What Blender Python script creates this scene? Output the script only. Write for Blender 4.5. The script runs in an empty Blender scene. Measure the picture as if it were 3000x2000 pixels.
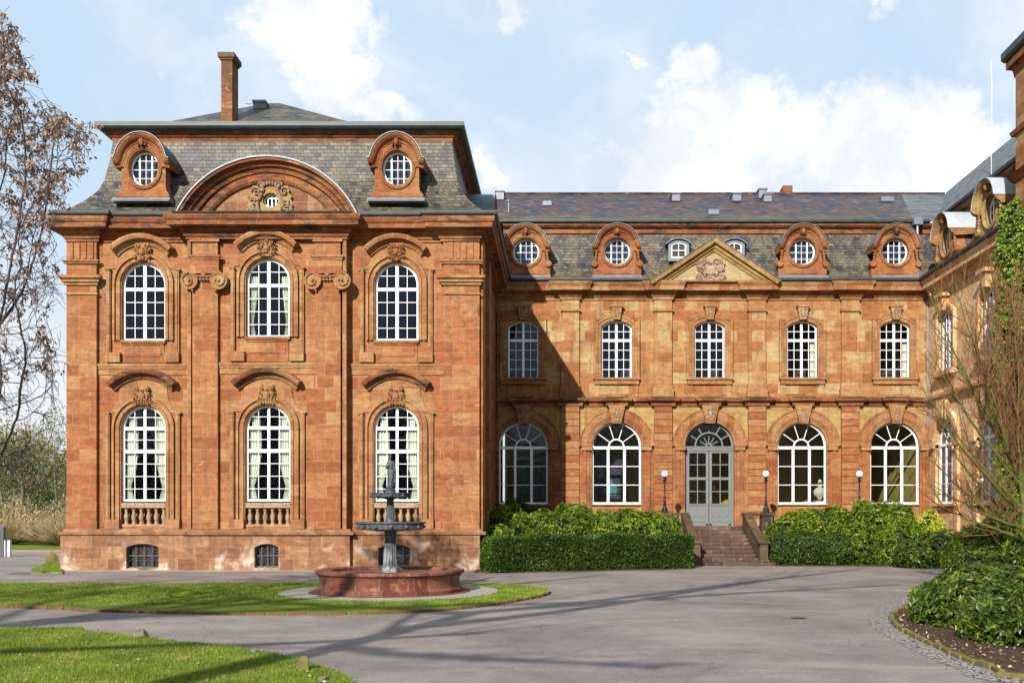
import bpy, bmesh, math, random
import numpy as np
from mathutils import Vector, Matrix
R = math.radians
rnd = random.Random(7)
rng = np.random.default_rng(7)
sc = bpy.context.scene
# ---------------------------------------------------------------- camera
F, PX, PY, CH = 2860.0, 1640.0, 1505.0, 2.0      # focal length and principal point (3000 px frame), eye height
cam = bpy.data.cameras.new("camera"); camo = bpy.data.objects.new("camera", cam)
sc.collection.objects.link(camo); sc.camera = camo
camo.location = (0, 0, CH); camo.rotation_euler = (R(90), 0, 0)
cam.sensor_width = 36; cam.lens = 36 * F / 3000
cam.shift_x = (1500 - PX) / 3000; cam.shift_y = (PY - 1000) / 3000
cam.clip_end = 3000
# ---------------------------------------------------------------- light
SD = Vector((0.34, 1.0, -0.54)).normalized()
sun = bpy.data.lights.new("sun", 'SUN'); suno = bpy.data.objects.new("sun", sun); sc.collection.objects.link(suno)
sun.energy = 5.0; sun.angle = R(0.5); sun.color = (1.0, 0.94, 0.84)
suno.rotation_euler = SD.to_track_quat('-Z', 'Y').to_euler(); suno.location = (-20, -40, 30)
sc.view_settings.view_transform = 'Standard'; sc.view_settings.look = 'None'
sc.view_settings.exposure = 0.7; sc.view_settings.gamma = 1

def lk(nt, a, b): nt.links.new(a, b)
def nd(nt, typ, ins=None, **at):
    n = nt.nodes.new(typ)
    for k, v in at.items(): setattr(n, k, v)
    for k, v in (ins or {}).items():
        if isinstance(v, bpy.types.NodeSocket): nt.links.new(v, n.inputs[k])
        else: n.inputs[k].default_value = v
    return n
def mth(nt, op, a, b=0.0, c=None, clamp=False):
    n = nd(nt, 'ShaderNodeMath', {0: a, 1: b}, operation=op, use_clamp=clamp)
    if c is not None:
        if isinstance(c, bpy.types.NodeSocket): nt.links.new(c, n.inputs[2])
        else: n.inputs[2].default_value = c
    return n.outputs[0]
def mix(nt, f, a, b, mode='MIX'):
    n = nt.nodes.new('ShaderNodeMix'); n.data_type = 'RGBA'; n.blend_type = mode
    for s, v in ((n.inputs[0], f), (n.inputs[6], a), (n.inputs[7], b)):
        if isinstance(v, bpy.types.NodeSocket): nt.links.new(v, s)
        elif isinstance(v, (int, float)): s.default_value = v
        else: s.default_value = (*v, 1) if len(v) == 3 else v
    return n.outputs[2]
def ramp(nt, f, stops, interp='LINEAR'):
    n = nt.nodes.new('ShaderNodeValToRGB'); n.color_ramp.interpolation = interp
    e = n.color_ramp.elements
    while len(e) < len(stops): e.new(0.5)
    for el, (p, c) in zip(e, stops):
        el.position = p; el.color = (c, c, c, 1) if isinstance(c, (int, float)) else (*c, 1)
    nt.links.new(f, n.inputs[0]); return n.outputs[0]
def noise(nt, vec, scale, detail=4, rough=0.55, dist=0.0):
    return nd(nt, 'ShaderNodeTexNoise', {'Vector': vec, 'Scale': scale, 'Detail': detail, 'Roughness': rough, 'Distortion': dist}).outputs[0]
def smooth(nt, v, lo, hi):
    n = nd(nt, 'ShaderNodeMapRange', {0: v, 1: lo, 2: hi, 3: 0.0, 4: 1.0}, interpolation_type='SMOOTHSTEP'); return n.outputs[0]

# ---------------------------------------------------------------- sky with clouds (by direction, at infinity)
w = bpy.data.worlds.new("World"); sc.world = w; w.use_nodes = True
nt = w.node_tree; nt.nodes.clear()
sky = nd(nt, 'ShaderNodeTexSky'); sky.sky_type = 'NISHITA'; sky.sun_disc = False
sky.sun_elevation = math.asin(-SD.z); sky.sun_rotation = math.atan2(-SD.x, -SD.y); sky.air_density = 1.0; sky.dust_density = 1.5
tc = nd(nt, 'ShaderNodeTexCoord').outputs['Generated']
sp = nd(nt, 'ShaderNodeSeparateXYZ', {0: tc})
ay = mth(nt, 'MAXIMUM', mth(nt, 'ABSOLUTE', sp.outputs[1]), 0.15)
u = mth(nt, 'DIVIDE', sp.outputs[0], ay); v = mth(nt, 'DIVIDE', sp.outputs[2], ay)
wp = nd(nt, 'ShaderNodeTexNoise', {'Vector': tc, 'Scale': 9.0, 'Detail': 6, 'Roughness': .6}).outputs[1]
wq = nd(nt, 'ShaderNodeTexNoise', {'Vector': tc, 'Scale': 32.0, 'Detail': 6, 'Roughness': .6}).outputs[1]
wps = nd(nt, 'ShaderNodeSeparateXYZ', {0: wp}); wqs = nd(nt, 'ShaderNodeSeparateXYZ', {0: wq}); uw, vw = u, v
for (nn, kk) in ((wps, .20), (wqs, .055)):
    uw = mth(nt, 'ADD', uw, mth(nt, 'MULTIPLY', mth(nt, 'SUBTRACT', nn.outputs[0], .5), kk)); vw = mth(nt, 'ADD', vw, mth(nt, 'MULTIPLY', mth(nt, 'SUBTRACT', nn.outputs[1], .5), kk))
blob = None
for (px, py, rx, ry, st) in [(900, 20, 230, 210, 1.15), (960, 240, 210, 170, 1.15), (1090, 330, 170, 80, .95), (680, 120, 200, 180, .62), (600, 300, 120, 60, .6),
                             (470, 85, 85, 75, .7), (1520, 95, 75, 70, .8), (2050, 150, 140, 130, .95), (2170, 400, 360, 210, 1.3), (2530, 400, 370, 210, 1.35),
                             (2760, 480, 300, 190, 1.2), (1990, 560, 330, 110, .9), (1670, 520, 150, 60, .75), (2300, 560, 900, 130, .75), (1830, 120, 130, 30, .55),
                             (-50, 1100, 380, 420, 1.2), (1400, 520, 120, 110, .8), (2600, 10, 90, 40, .7), (-900, 300, 500, 250, 1), (3600, 300, 500, 260, 1), (1440, 20, 110, 40, .5), (2220, 60, 90, 50, .5)]:
    du = mth(nt, 'DIVIDE', mth(nt, 'SUBTRACT', uw, (px - PX) / F), rx / F)
    dv = mth(nt, 'DIVIDE', mth(nt, 'SUBTRACT', vw, (PY - py) / F), ry / F)
    d = mth(nt, 'SQRT', mth(nt, 'ADD', mth(nt, 'MULTIPLY', du, du), mth(nt, 'MULTIPLY', dv, dv)))
    b = mth(nt, 'MULTIPLY', mth(nt, 'SUBTRACT', 1.35, d, clamp=True), st)
    blob = b if blob is None else mth(nt, 'MAXIMUM', blob, b)
n1 = noise(nt, tc, 6.5, 11, 0.64, 0.5)
val = mth(nt, 'ADD', blob, mth(nt, 'MULTIPLY', mth(nt, 'SUBTRACT', n1, 0.5), 2.3))
cl = smooth(nt, val, 0.30, 1.05)
wisp = mth(nt, 'MULTIPLY', smooth(nt, noise(nt, tc, 4.0, 8, 0.6, 0.6), 0.42, 0.8), 0.6)
cl = mth(nt, 'MAXIMUM', cl, wisp)
hz = smooth(nt, v, 0.42, 0.02)
base = mix(nt, hz, (6.7, 8.5, 10.4), (9.4, 10.2, 10.8))
skyc = mix(nt, 0.88, sky.outputs[0], base)
cs = noise(nt, tc, 10.0, 9, 0.62, .3)
cloudc = mix(nt, smooth(nt, cs, 0.38, 0.62), (8.9, 9.4, 10.1), (12.0, 12.0, 12.0))
col = mix(nt, cl, skyc, cloudc)
up = smooth(nt, sp.outputs[2], -0.02, 0.0)
col = mix(nt, up, (2.0, 1.9, 1.6), col)
bg = nd(nt, 'ShaderNodeBackground', {0: col, 1: 0.060})
lk(nt, bg.outputs[0], nd(nt, 'ShaderNodeOutputWorld').inputs[0])

# ---------------------------------------------------------------- materials
M = {}
def mat(name):
    m = bpy.data.materials.new(name); m.use_nodes = True; nt = m.node_tree; nt.nodes.clear()
    out = nd(nt, 'ShaderNodeOutputMaterial'); bs = nd(nt, 'ShaderNodeBsdfPrincipled'); lk(nt, bs.outputs[0], out.inputs[0])
    M[name] = m; return m, nt, bs
def setb(nt, bs, col, rough=0.8, bump=None, strength=0.3, dist=0.01, metal=0.0, spec=0.3):
    if isinstance(col, bpy.types.NodeSocket): lk(nt, col, bs.inputs['Base Color'])
    else: bs.inputs['Base Color'].default_value = (*col, 1)
    if isinstance(rough, bpy.types.NodeSocket): lk(nt, rough, bs.inputs['Roughness'])
    else: bs.inputs['Roughness'].default_value = rough
    bs.inputs['Metallic'].default_value = metal; bs.inputs['Specular IOR Level'].default_value = spec
    if bump is not None:
        b = nd(nt, 'ShaderNodeBump', {'Height': bump, 'Strength': strength, 'Distance': dist}); lk(nt, b.outputs[0], bs.inputs['Normal'])
def wallvec(nt, kz=1.0):
    g = nd(nt, 'ShaderNodeNewGeometry'); s = nd(nt, 'ShaderNodeSeparateXYZ', {0: g.outputs['Position']})
    uu = mth(nt, 'ADD', s.outputs[0], s.outputs[1])
    c = nd(nt, 'ShaderNodeCombineXYZ', {0: uu, 1: mth(nt, 'MULTIPLY', s.outputs[2], kz), 2: 0.0})
    return g.outputs['Position'], c.outputs[0], s
def stone(name, stops, bw=0.95, bh=0.43, mortar=0.006, joint=0.35, off=(0, 0), stain=0.5, jcol=(.55, .36, .24), rough=.85, white=0.0, vary=1.0, soot=0.0):
    m, nt, bs = mat(name)
    if not name.startswith(('step', 'mossy', 'baluster', 'basin', 'relief', 'chimney')): stops = [(p_, (c_[0] * .55, c_[1] * .585, c_[2] * .54)) for p_, c_ in stops]
    pos, wv, s = wallvec(nt)
    wv = nd(nt, 'ShaderNodeMapping', {'Vector': wv, 'Location': (off[0], off[1], 0)}).outputs[0]
    br = nd(nt, 'ShaderNodeTexBrick', {'Vector': wv, 'Color1': (0, 0, 0, 1), 'Color2': (1, 1, 1, 1), 'Mortar': (.5, .5, .5, 1), 'Scale': 1.0,
            'Mortar Size': mortar, 'Mortar Smooth': 0.15, 'Bias': 0.0, 'Brick Width': bw, 'Row Height': bh}, offset=0.43, offset_frequency=2, squash=0.62, squash_frequency=3)
    n_big = noise(nt, pos, 0.9, 5, .6); n_f = noise(nt, pos, 22, 4, .6)
    st = nd(nt, 'ShaderNodeMapping', {'Vector': pos, 'Scale': (.7, .7, 11)}).outputs[0]
    n_bed = noise(nt, st, 1.6, 5, .65, .8)
    t = mth(nt, 'ADD', mth(nt, 'MULTIPLY', br.outputs[0], .62 * vary), mth(nt, 'MULTIPLY', n_bed, .42))
    t = mth(nt, 'ADD', t, mth(nt, 'MULTIPLY', mth(nt, 'SUBTRACT', n_big, .5), .5))
    c = ramp(nt, t, stops)
    c = mix(nt, 1.0, c, ramp(nt, n_bed, [(.25, .80), (.5, 1.0), (.8, 1.1)]), 'MULTIPLY')
    c = mix(nt, 1.0, c, ramp(nt, n_f, [(.2, .80), (.8, 1.16)]), 'MULTIPLY')
    mo = nd(nt, 'ShaderNodeMapping', {'Vector': pos, 'Scale': (1, 1, 1.8)}).outputs[0]
    c = mix(nt, 1.0, c, ramp(nt, noise(nt, mo, 3.1, 6, .68, .6), [(.28, .50), (.44, .88), (.56, 1.05), (.75, 1.32)]), 'MULTIPLY')
    c = mix(nt, smooth(nt, noise(nt, mo, 1.7, 5, .6, 1.2), .58, .74), c, mix(nt, .5, c, (.42, .25, .12)))
    rs = nd(nt, 'ShaderNodeMapping', {'Vector': pos, 'Scale': (3.2, 3.2, .22)}).outputs[0]
    c = mix(nt, mth(nt, 'MULTIPLY', smooth(nt, noise(nt, rs, 1.6, 6, .65, .2), .52, .70), .5), c, (.11, .06, .035))
    dirt = nd(nt, 'ShaderNodeMapping', {'Vector': pos, 'Scale': (1.6, 1.6, .35)}).outputs[0]
    nd_ = noise(nt, dirt, 1.1, 6, .68, .3)
    c = mix(nt, mth(nt, 'MULTIPLY', smooth(nt, nd_, .50, .74), stain), c, (.10, .052, .03))
    if soot:
        sv = nd(nt, 'ShaderNodeMapping', {'Vector': pos, 'Scale': (.55, .55, 2.6)}).outputs[0]
        c = mix(nt, mth(nt, 'MULTIPLY', smooth(nt, noise(nt, sv, 1.5, 7, .7, .4), .46, .64), soot), c, (.035, .022, .016))
    if name.startswith('basin'):
        lv = nd(nt, 'ShaderNodeMapping', {'Vector': pos, 'Scale': (3.5, 3.5, .8)}).outputs[0]
        c = mix(nt, mth(nt, 'MULTIPLY', smooth(nt, noise(nt, lv, 1.8, 7, .7, .5), .56, .72), .6), c, (.42, .27, .21))
        c = mix(nt, mth(nt, 'MULTIPLY', smooth(nt, noise(nt, pos, 2.2, 7, .7, .5), .5, .68), .55), c, (.05, .03, .02))
    if white:
        wn = noise(nt, pos, .9, 6, .6, .4)
        low = smooth(nt, s.outputs[2], 1.3, .35)
        c = mix(nt, mth(nt, 'MULTIPLY', mth(nt, 'MULTIPLY', smooth(nt, wn, .50, .66), low), white), c, (.85, .74, .66))
    c = mix(nt, mth(nt, 'MULTIPLY', br.outputs[1], joint), c, jcol)
    h = mth(nt, 'ADD', mth(nt, 'MULTIPLY', br.outputs[1], -1.0), mth(nt, 'MULTIPLY', n_f, .35))
    setb(nt, bs, c, rough, h, .5, .02)
stone('sandstone', [(.0, (.30, .085, .03)), (.3, (.42, .13, .047)), (.55, (.48, .175, .068)), (.72, (.50, .205, .085)), (.88, (.58, .31, .13))])
stone('sandstone_plinth', [(.0, (.22, .09, .045)), (.5, (.38, .16, .08)), (.9, (.52, .27, .15))], .8, .42, white=.5, stain=.75)
stone('sandstone_ochre', [(.0, (.34, .11, .035)), (.3, (.46, .165, .055)), (.5, (.50, .22, .085)), (.68, (.58, .32, .14)), (.85, (.60, .41, .21)), (.95, (.50, .34, .2))], .85, .47, off=(.2, .11))
stone('sandstone_red', [(.0, (.30, .075, .025)), (.4, (.44, .14, .05)), (.7, (.50, .19, .075)), (.95, (.52, .25, .11))], 1.1, .75, joint=.25, stain=.5, soot=.3)
stone('sandstone_rustic', [(.0, (.32, .09, .035)), (.3, (.43, .14, .055)), (.6, (.50, .20, .08)), (.85, (.54, .28, .125)), (.95, (.5, .30, .14))], 3.1, .3185, mortar=.002, joint=.2, off=(.4, -1.4615), stain=.45)
stone('sandstone_trim', [(.0, (.34, .12, .045)), (.4, (.46, .19, .078)), (.7, (.52, .25, .11)), (.95, (.58, .34, .16))], .9, .38, joint=.35, stain=.4)
stone('sandstone_dark', [(.0, (.26, .07, .025)), (.4, (.38, .115, .042)), (.7, (.46, .17, .07)), (.95, (.50, .26, .13))], 1.3, 9.3, joint=.3, stain=.6, soot=.9)
stone('sandstone_yellow', [(.0, (.42, .19, .06)), (.4, (.52, .29, .10)), (.8, (.55, .36, .15))], 1.2, .6, joint=.25, stain=.4)
stone('sandstone_cream', [(.0, (.52, .36, .19)), (.5, (.58, .42, .24)), (.9, (.60, .46, .29))], 1.1, .6, joint=.15, stain=.12)
stone('sandstone_arch', [(.0, (.34, .10, .035)), (.4, (.46, .165, .06)), (.7, (.54, .26, .11)), (.95, (.60, .36, .19))], .55, 9.5, joint=.45, stain=.45, soot=.3)
stone('sandstone_sunlit', [(.0, (.78, .36, .17)), (.35, (.92, .50, .26)), (.7, (1.0, .64, .37)), (.95, (1.0, .78, .50))], .85, .47, off=(.2, .11), stain=.15)  # right wing stone, brightened in colour to stand in for stronger side sun
stone('relief_stone', [(.0, (.18, .11, .075)), (.6, (.28, .19, .13)), (.95, (.36, .26, .18))], 5, 9, joint=0, stain=.35)
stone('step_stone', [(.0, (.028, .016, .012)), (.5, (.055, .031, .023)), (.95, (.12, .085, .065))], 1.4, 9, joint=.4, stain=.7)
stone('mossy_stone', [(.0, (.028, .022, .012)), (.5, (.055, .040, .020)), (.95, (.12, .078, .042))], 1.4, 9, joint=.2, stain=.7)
stone('baluster_stone', [(.0, (.19, .13, .08)), (.6, (.29, .205, .13)), (.95, (.36, .28, .19))], 5, 9, joint=0, stain=.4)
stone('basin_stone', [(.0, (.08, .024, .015)), (.5, (.145, .042, .026)), (.95, (.22, .085, .058))], .8, 9, joint=.4, stain=.45, rough=.5, jcol=(.5, .35, .28))
stone('chimney_brick', [(.0, (.08, .035, .018)), (.5, (.17, .068, .03)), (.95, (.27, .13, .06))], 4, 9, joint=.0, stain=.8)

def slate(name, a, b, moss=.5, tw=.3, th=.17, kz=1.0, zlo=0, zhi=1, pale=0.0):
    m, nt, bs = mat(name)
    pos, wv, s = wallvec(nt, kz)
    br = nd(nt, 'ShaderNodeTexBrick', {'Vector': wv, 'Color1': (0, 0, 0, 1), 'Color2': (1, 1, 1, 1), 'Mortar': (0, 0, 0, 1), 'Scale': 1.0,
            'Mortar Size': .009, 'Mortar Smooth': .3, 'Brick Width': tw, 'Row Height': th})
    n_b = noise(nt, pos, 1.1, 6, .65, .5)
    v_ = nd(nt, 'ShaderNodeMapping', {'Vector': pos, 'Scale': (2.5, 2.5, 1.0)}).outputs[0]; n_v = noise(nt, v_, 2.2, 5, .6)
    t = mth(nt, 'ADD', mth(nt, 'MULTIPLY', br.outputs[0], .16), mth(nt, 'MULTIPLY', n_b, .96))
    c = mix(nt, smooth(nt, t, .44, .64), a, b)
    st2 = nd(nt, 'ShaderNodeMapping', {'Vector': pos, 'Scale': (2.2, 2.2, .4)}).outputs[0]
    c = mix(nt, 1.0, c, ramp(nt, noise(nt, st2, 1.3, 6, .7, .3), [(.3, .55), (.5, 1.0), (.7, 1.35)]), 'MULTIPLY')
    c = mix(nt, mth(nt, 'MULTIPLY', smooth(nt, n_v, .5, .72), pale), c, (.24, .22, .18))
    c = mix(nt, mth(nt, 'MULTIPLY', smooth(nt, br.outputs[0], .92, .95), .4), c, (.17, .15, .12)); c = mix(nt, mth(nt, 'MULTIPLY', smooth(nt, br.outputs[0], .10, .07), .6), c, (.012, .012, .016))
    low = smooth(nt, s.outputs[2], zhi, zlo)
    ms = mth(nt, 'MULTIPLY', smooth(nt, mth(nt, 'ADD', noise(nt, pos, .7, 6, .7), mth(nt, 'MULTIPLY', low, .22)), .52, .74), moss)
    c = mix(nt, ms, c, (.12, .105, .025))
    c = mix(nt, mth(nt, 'MULTIPLY', br.outputs[1], .8), c, (.02, .02, .022))
    # overlapping courses: sawtooth height
    saw = mth(nt, 'FRACT', mth(nt, 'DIVIDE', mth(nt, 'MULTIPLY', s.outputs[2], kz), th))
    h = mth(nt, 'ADD', mth(nt, 'MULTIPLY', saw, -.8), mth(nt, 'ADD', mth(nt, 'MULTIPLY', br.outputs[0], .6), mth(nt, 'MULTIPLY', br.outputs[1], -1.0)))
    setb(nt, bs, c, mth(nt, 'ADD', .38, mth(nt, 'MULTIPLY', n_b, .3)), h, .6, .02, spec=.4)
slate('slate_pavilion', (.020, .019, .021), (.088, .070, .045), .35, .25, .14, 1, 12.5, 13.1, .4)
slate('slate_wing', (.021, .020, .024), (.095, .073, .047), .40, .25, .14, 1, 12.3, 13.6, .35)
slate('slate_upper', (.014, .015, .036), (.075, .036, .028), .45, .28, .18, 1.9, 15.3, 16.8, .0)
slate('slate_hip', (.022, .022, .022), (.07, .06, .04), .5, .3, .2, 2.2, 16, 18, .0)
slate('slate_grey', (.06, .068, .075), (.11, .12, .12), .1, .35, .2, 1.6, 15, 16, .1)

def plain(name, col, rough=.6, metal=0.0, nscale=6, var=.25, spec=.4, bumps=.0):
    m, nt, bs = mat(name)
    g = nd(nt, 'ShaderNodeNewGeometry').outputs['Position']
    n = noise(nt, g, nscale, 5, .6)
    c = mix(nt, 1.0, col, ramp(nt, n, [(.25, 1 - var), (.75, 1 + var * .4)]), 'MULTIPLY')
    setb(nt, bs, c, rough, n if bumps else None, bumps, .02, metal, spec)
plain('zinc', (.033, .046, .05), .5, .1, 3, .5)
plain('lead', (.17, .18, .22), .5, .15, 3, .4)
plain('pale_metal', (.14, .165, .195), .45, .2, 3, .2)
plain('white_paint', (.80, .81, .82), .45, 0, 8, .06)
plain('grey_paint', (.135, .142, .143), .5, 0, 8, .1)
plain('iron', (.018, .02, .024), .5, .3, 30, .4)
plain('grille_iron', (.10, .10, .11), .5, .5, 30, .4)
plain('curtain', (.66, .66, .55), .9, 0, 6, .1)
plain('interior', (.05, .045, .045), .9, 0, 1, .2)
plain('light_metal', (.36, .39, .42), .45, .1, 3, .2)
plain('interior_olive', (.34, .27, .06), .9, 0, 1, .2)
plain('interior_sky_tint', (.02, .030, .07), .9, 0, 1, .2)  # blue put into the room colour for bluish reflections in the upper panes
plain('globe', (.86, .86, .84), .15, 0, 3, .03)
plain('frame_black', (.02, .015, .012), .4)
plain('sign_red', (.5, .03, .03), .5)
plain('rock', (.15, .135, .10), .9, 0, 5, .6, .2, .6)
plain('mossy_rock', (.15, .13, .045), .9, 0, 5, .6, .2, .6)
plain('soil', (.075, .048, .03), .95, 0, 9, .6, .1, .8)
plain('edging', (.16, .065, .035), .85, 0, 9, .5, .2, .3)
plain('moss_kerb', (.15, .12, .04), .9, 0, 9, .5, .2, .4)
plain('bark', (.085, .07, .055), .9, 0, 12, .5, .2, .5)
plain('twig_dark', (.075, .062, .06), .9, 0, 12, .3, .2)
plain('green_bark', (.10, .115, .022), .8, 0, 12, .4, .2)
plain('red_twig', (.19, .09, .045), .8, 0, 12, .3, .2)
plain('grey_twig', (.17, .14, .09), .9, 0, 2, .4, .2)
plain('bollard', (.42, .43, .44), .5, .3, 4, .15)
plain('dark_post', (.07, .07, .075), .5, .3, 4, .15)
plain('gravel', (.36, .33, .30), .95, 0, 40, .7, .2, .5)
plain('pink_gravel', (.42, .25, .19), .95, 0, 20, .4, .2, .3)
plain('water', (.42, .42, .33), .04, 0, 2, .2, .6)
plain('canvas_green', (.01, .09, .035), .5, 0, 5, .95)
plain('canvas_teal', (.04, .22, .24), .5, 0, 6, .95)
plain('canvas_dark', (.012, .012, .03), .5, 0, 5, .9)
plain('pale_stone', (.40, .37, .31), .8, 0, 3, .2)

m, nt, bs = mat('glass'); nt.nodes.remove(bs)
fr = nd(nt, 'ShaderNodeFresnel', {0: 1.5}).outputs[0]
wb = nd(nt, 'ShaderNodeBump', {'Height': noise(nt, nd(nt, 'ShaderNodeNewGeometry').outputs['Position'], 3.5, 3, .5), 'Strength': .35, 'Distance': .02})
gl = nd(nt, 'ShaderNodeBsdfGlossy', {0: (.55, .65, .85, 1), 1: .01, 'Normal': wb.outputs[0]}); tr = nd(nt, 'ShaderNodeBsdfTransparent', {0: (.86, .9, .9, 1)})
mx = nd(nt, 'ShaderNodeMixShader', {0: fr, 1: tr.outputs[0], 2: gl.outputs[0]})
lk(nt, mx.outputs[0], nt.nodes['Material Output'].inputs[0])

m, nt, bs = mat('fountain_metal')
g = nd(nt, 'ShaderNodeNewGeometry').outputs['Position']; s = nd(nt, 'ShaderNodeSeparateXYZ', {0: g})
vs_ = noise(nt, nd(nt, 'ShaderNodeMapping', {'Vector': g, 'Scale': (9, 9, 1.2)}).outputs[0], 1.5, 6, .65)
k_ = mth(nt, 'MULTIPLY', smooth(nt, vs_, .42, .68), smooth(nt, s.outputs[2], 2.3, .5))
c = mix(nt, k_, (.065, .075, .088), (.33, .35, .36)); c = mix(nt, mth(nt, 'MULTIPLY', smooth(nt, noise(nt, g, 14, 5, .7), .52, .7), .5), c, (.035, .04, .04))
setb(nt, bs, c, mth(nt, 'ADD', .35, mth(nt, 'MULTIPLY', vs_, .4)), noise(nt, g, 30, 4), .2, .01, .25)
def leafmat(name, stops, rough=.5, trans=.25):
    m, nt, bs = mat(name)
    g = nd(nt, 'ShaderNodeNewGeometry'); r = g.outputs['Random Per Island']
    n = noise(nt, g.outputs['Position'], 1.3, 3)
    t = mth(nt, 'ADD', mth(nt, 'MULTIPLY', r, .7), mth(nt, 'MULTIPLY', mth(nt, 'SUBTRACT', n, .35), 1.0))
    c = ramp(nt, t, stops); setb(nt, bs, c, rough, spec=.35)
    tl = nd(nt, 'ShaderNodeBsdfTranslucent', {0: c}); ms = nd(nt, 'ShaderNodeMixShader', {0: trans, 1: bs.outputs[0], 2: tl.outputs[0]})
    lk(nt, ms.outputs[0], nt.nodes['Material Output'].inputs[0])
leafmat('leaf_hedge', [(0, (.012, .028, .006)), (.5, (.034, .078, .009)), (.85, (.075, .135, .012)), (1, (.17, .22, .03))], .4)
leafmat('leaf_shrub', [(0, (.025, .055, .007)), (.4, (.075, .14, .011)), (.75, (.18, .26, .016)), (1, (.40, .42, .03))], .45, .35)
leafmat('leaf_rhodo', [(0, (.018, .038, .008)), (.5, (.055, .10, .011)), (.85, (.14, .19, .018)), (1, (.30, .31, .04))], .38)
leafmat('leaf_ivy', [(0, (.06, .12, .015)), (.5, (.16, .25, .025)), (.85, (.30, .37, .04)), (1, (.40, .42, .06))], .4)
leafmat('leaf_yellow', [(0, (.16, .26, .02)), (.5, (.36, .40, .02)), (1, (.6, .55, .03))], .5, .3)
leafmat('leaf_brown', [(0, (.09, .06, .055)), (.45, (.22, .135, .105)), (.8, (.42, .27, .18)), (1, (.60, .42, .29))], .7, .3)
leafmat('leaf_spring', [(0, (.09, .095, .04)), (.4, (.17, .165, .06)), (.8, (.27, .25, .09)), (1, (.38, .32, .16))], .8, .3)
leafmat('leaf_darkpine', [(0, (.045, .065, .035)), (.5, (.08, .11, .05)), (1, (.16, .18, .07))], .8, .2)
leafmat('leaf_tan', [(0, (.18, .12, .06)), (.5, (.34, .25, .13)), (1, (.5, .4, .24))], .8, .3)
leafmat('grass_blade', [(0, (.05, .095, .01)), (.4, (.12, .19, .014)), (.75, (.25, .31, .025)), (1, (.45, .40, .14))], .55, .3)
leafmat('leaf_litter', [(0, (.10, .05, .03)), (.5, (.26, .15, .08)), (1, (.5, .42, .3))], .9, .1)

m, nt, bs = mat('lawn')
g = nd(nt, 'ShaderNodeNewGeometry').outputs['Position']
na = noise(nt, g, 1.2, 6, .7); nb = noise(nt, g, 45, 4, .7)
t = mth(nt, 'ADD', mth(nt, 'MULTIPLY', na, .5), mth(nt, 'MULTIPLY', nb, .5))
setb(nt, bs, ramp(nt, t, [(.34, (.06, .055, .02)), (.5, (.12, .165, .018)), (.7, (.24, .24, .05))]), .9, nb, .9, .03, spec=.1)

m, nt, bs = mat('asphalt')
g = nd(nt, 'ShaderNodeNewGeometry').outputs['Position']; s = nd(nt, 'ShaderNodeSeparateXYZ', {0: g})
na = noise(nt, g, .35, 6, .6, .3); nb = noise(nt, g, 60, 3, .7); nc = noise(nt, g, 2.5, 6, .65)
c = ramp(nt, mth(nt, 'ADD', mth(nt, 'MULTIPLY', na, .7), mth(nt, 'MULTIPLY', nc, .3)), [(.3, (.12, .103, .094)), (.5, (.195, .168, .153)), (.7, (.285, .25, .225))])
c = mix(nt, 1.0, c, ramp(nt, nb, [(.25, .70), (.5, 1.0), (.8, 1.28)]), 'MULTIPLY')
c = mix(nt, 1.0, c, ramp(nt, noise(nt, g, 17, 4, .7), [(.3, .80), (.5, 1.0), (.72, 1.18)]), 'MULTIPLY')
c = mix(nt, mth(nt, 'MULTIPLY', smooth(nt, noise(nt, nd(nt, 'ShaderNodeMapping', {'Vector': g, 'Scale': (.25, 1, 1), 'Rotation': (0, 0, .3)}).outputs[0], .9, 5, .6, .3), .5, .68), .35), c, (.33, .275, .24))
wn = noise(nt, g, .8, 5, .6)
def seam(axis, slope, at, wd, amp=.25):
    l = mth(nt, 'ADD', s.outputs[1], mth(nt, 'MULTIPLY', s.outputs[0], slope))
    l = mth(nt, 'ADD', l, mth(nt, 'MULTIPLY', mth(nt, 'SUBTRACT', wn, .5), amp))
    return smooth(nt, mth(nt, 'ABSOLUTE', mth(nt, 'SUBTRACT', l, at)), wd, wd * .3)
sm = mth(nt, 'MAXIMUM', seam(0, .03, 12.75, .014, .12), mth(nt, 'MAXIMUM', seam(0, .06, 14.5, .008, .3), seam(0, -.12, 21.6, .02, .8)))
vr = nd(nt, 'ShaderNodeTexVoronoi', {'Vector': mix(nt, .25, g, nd(nt, 'ShaderNodeTexNoise', {'Vector': g, 'Scale': 1.5}).outputs[1]), 'Scale': .95}, feature='DISTANCE_TO_EDGE').outputs[0]
patch = smooth(nt, noise(nt, g, .22, 3, .5), .47, .56)
crk = mth(nt, 'MULTIPLY', smooth(nt, vr, .011, .003), patch)
c = mix(nt, mth(nt, 'MULTIPLY', mth(nt, 'MAXIMUM', sm, mth(nt, 'MULTIPLY', crk, .6)), .55), c, (.05, .043, .04))
c = mix(nt, mth(nt, 'MULTIPLY', smooth(nt, noise(nt, g, 1.1, 7, .7, 1.0), .64, .76), .45), c, (.10, .09, .085))
setb(nt, bs, c, .88, mth(nt, 'SUBTRACT', nb, mth(nt, 'MAXIMUM', sm, crk)), .35, .012, spec=.2)

m, nt, bs = mat('cobbles')
g = nd(nt, 'ShaderNodeNewGeometry').outputs['Position']
vo = nd(nt, 'ShaderNodeTexVoronoi', {'Vector': g, 'Scale': 9.0}); ve = nd(nt, 'ShaderNodeTexVoronoi', {'Vector': g, 'Scale': 9.0}, feature='DISTANCE_TO_EDGE').outputs[0]
e = smooth(nt, ve, .02, .09)
c = mix(nt, e, (.06, .05, .04), mix(nt, vo.outputs[0], (.20, .19, .18), (.34, .30, .27)))
setb(nt, bs, c, .85, e, .9, .03)

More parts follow.
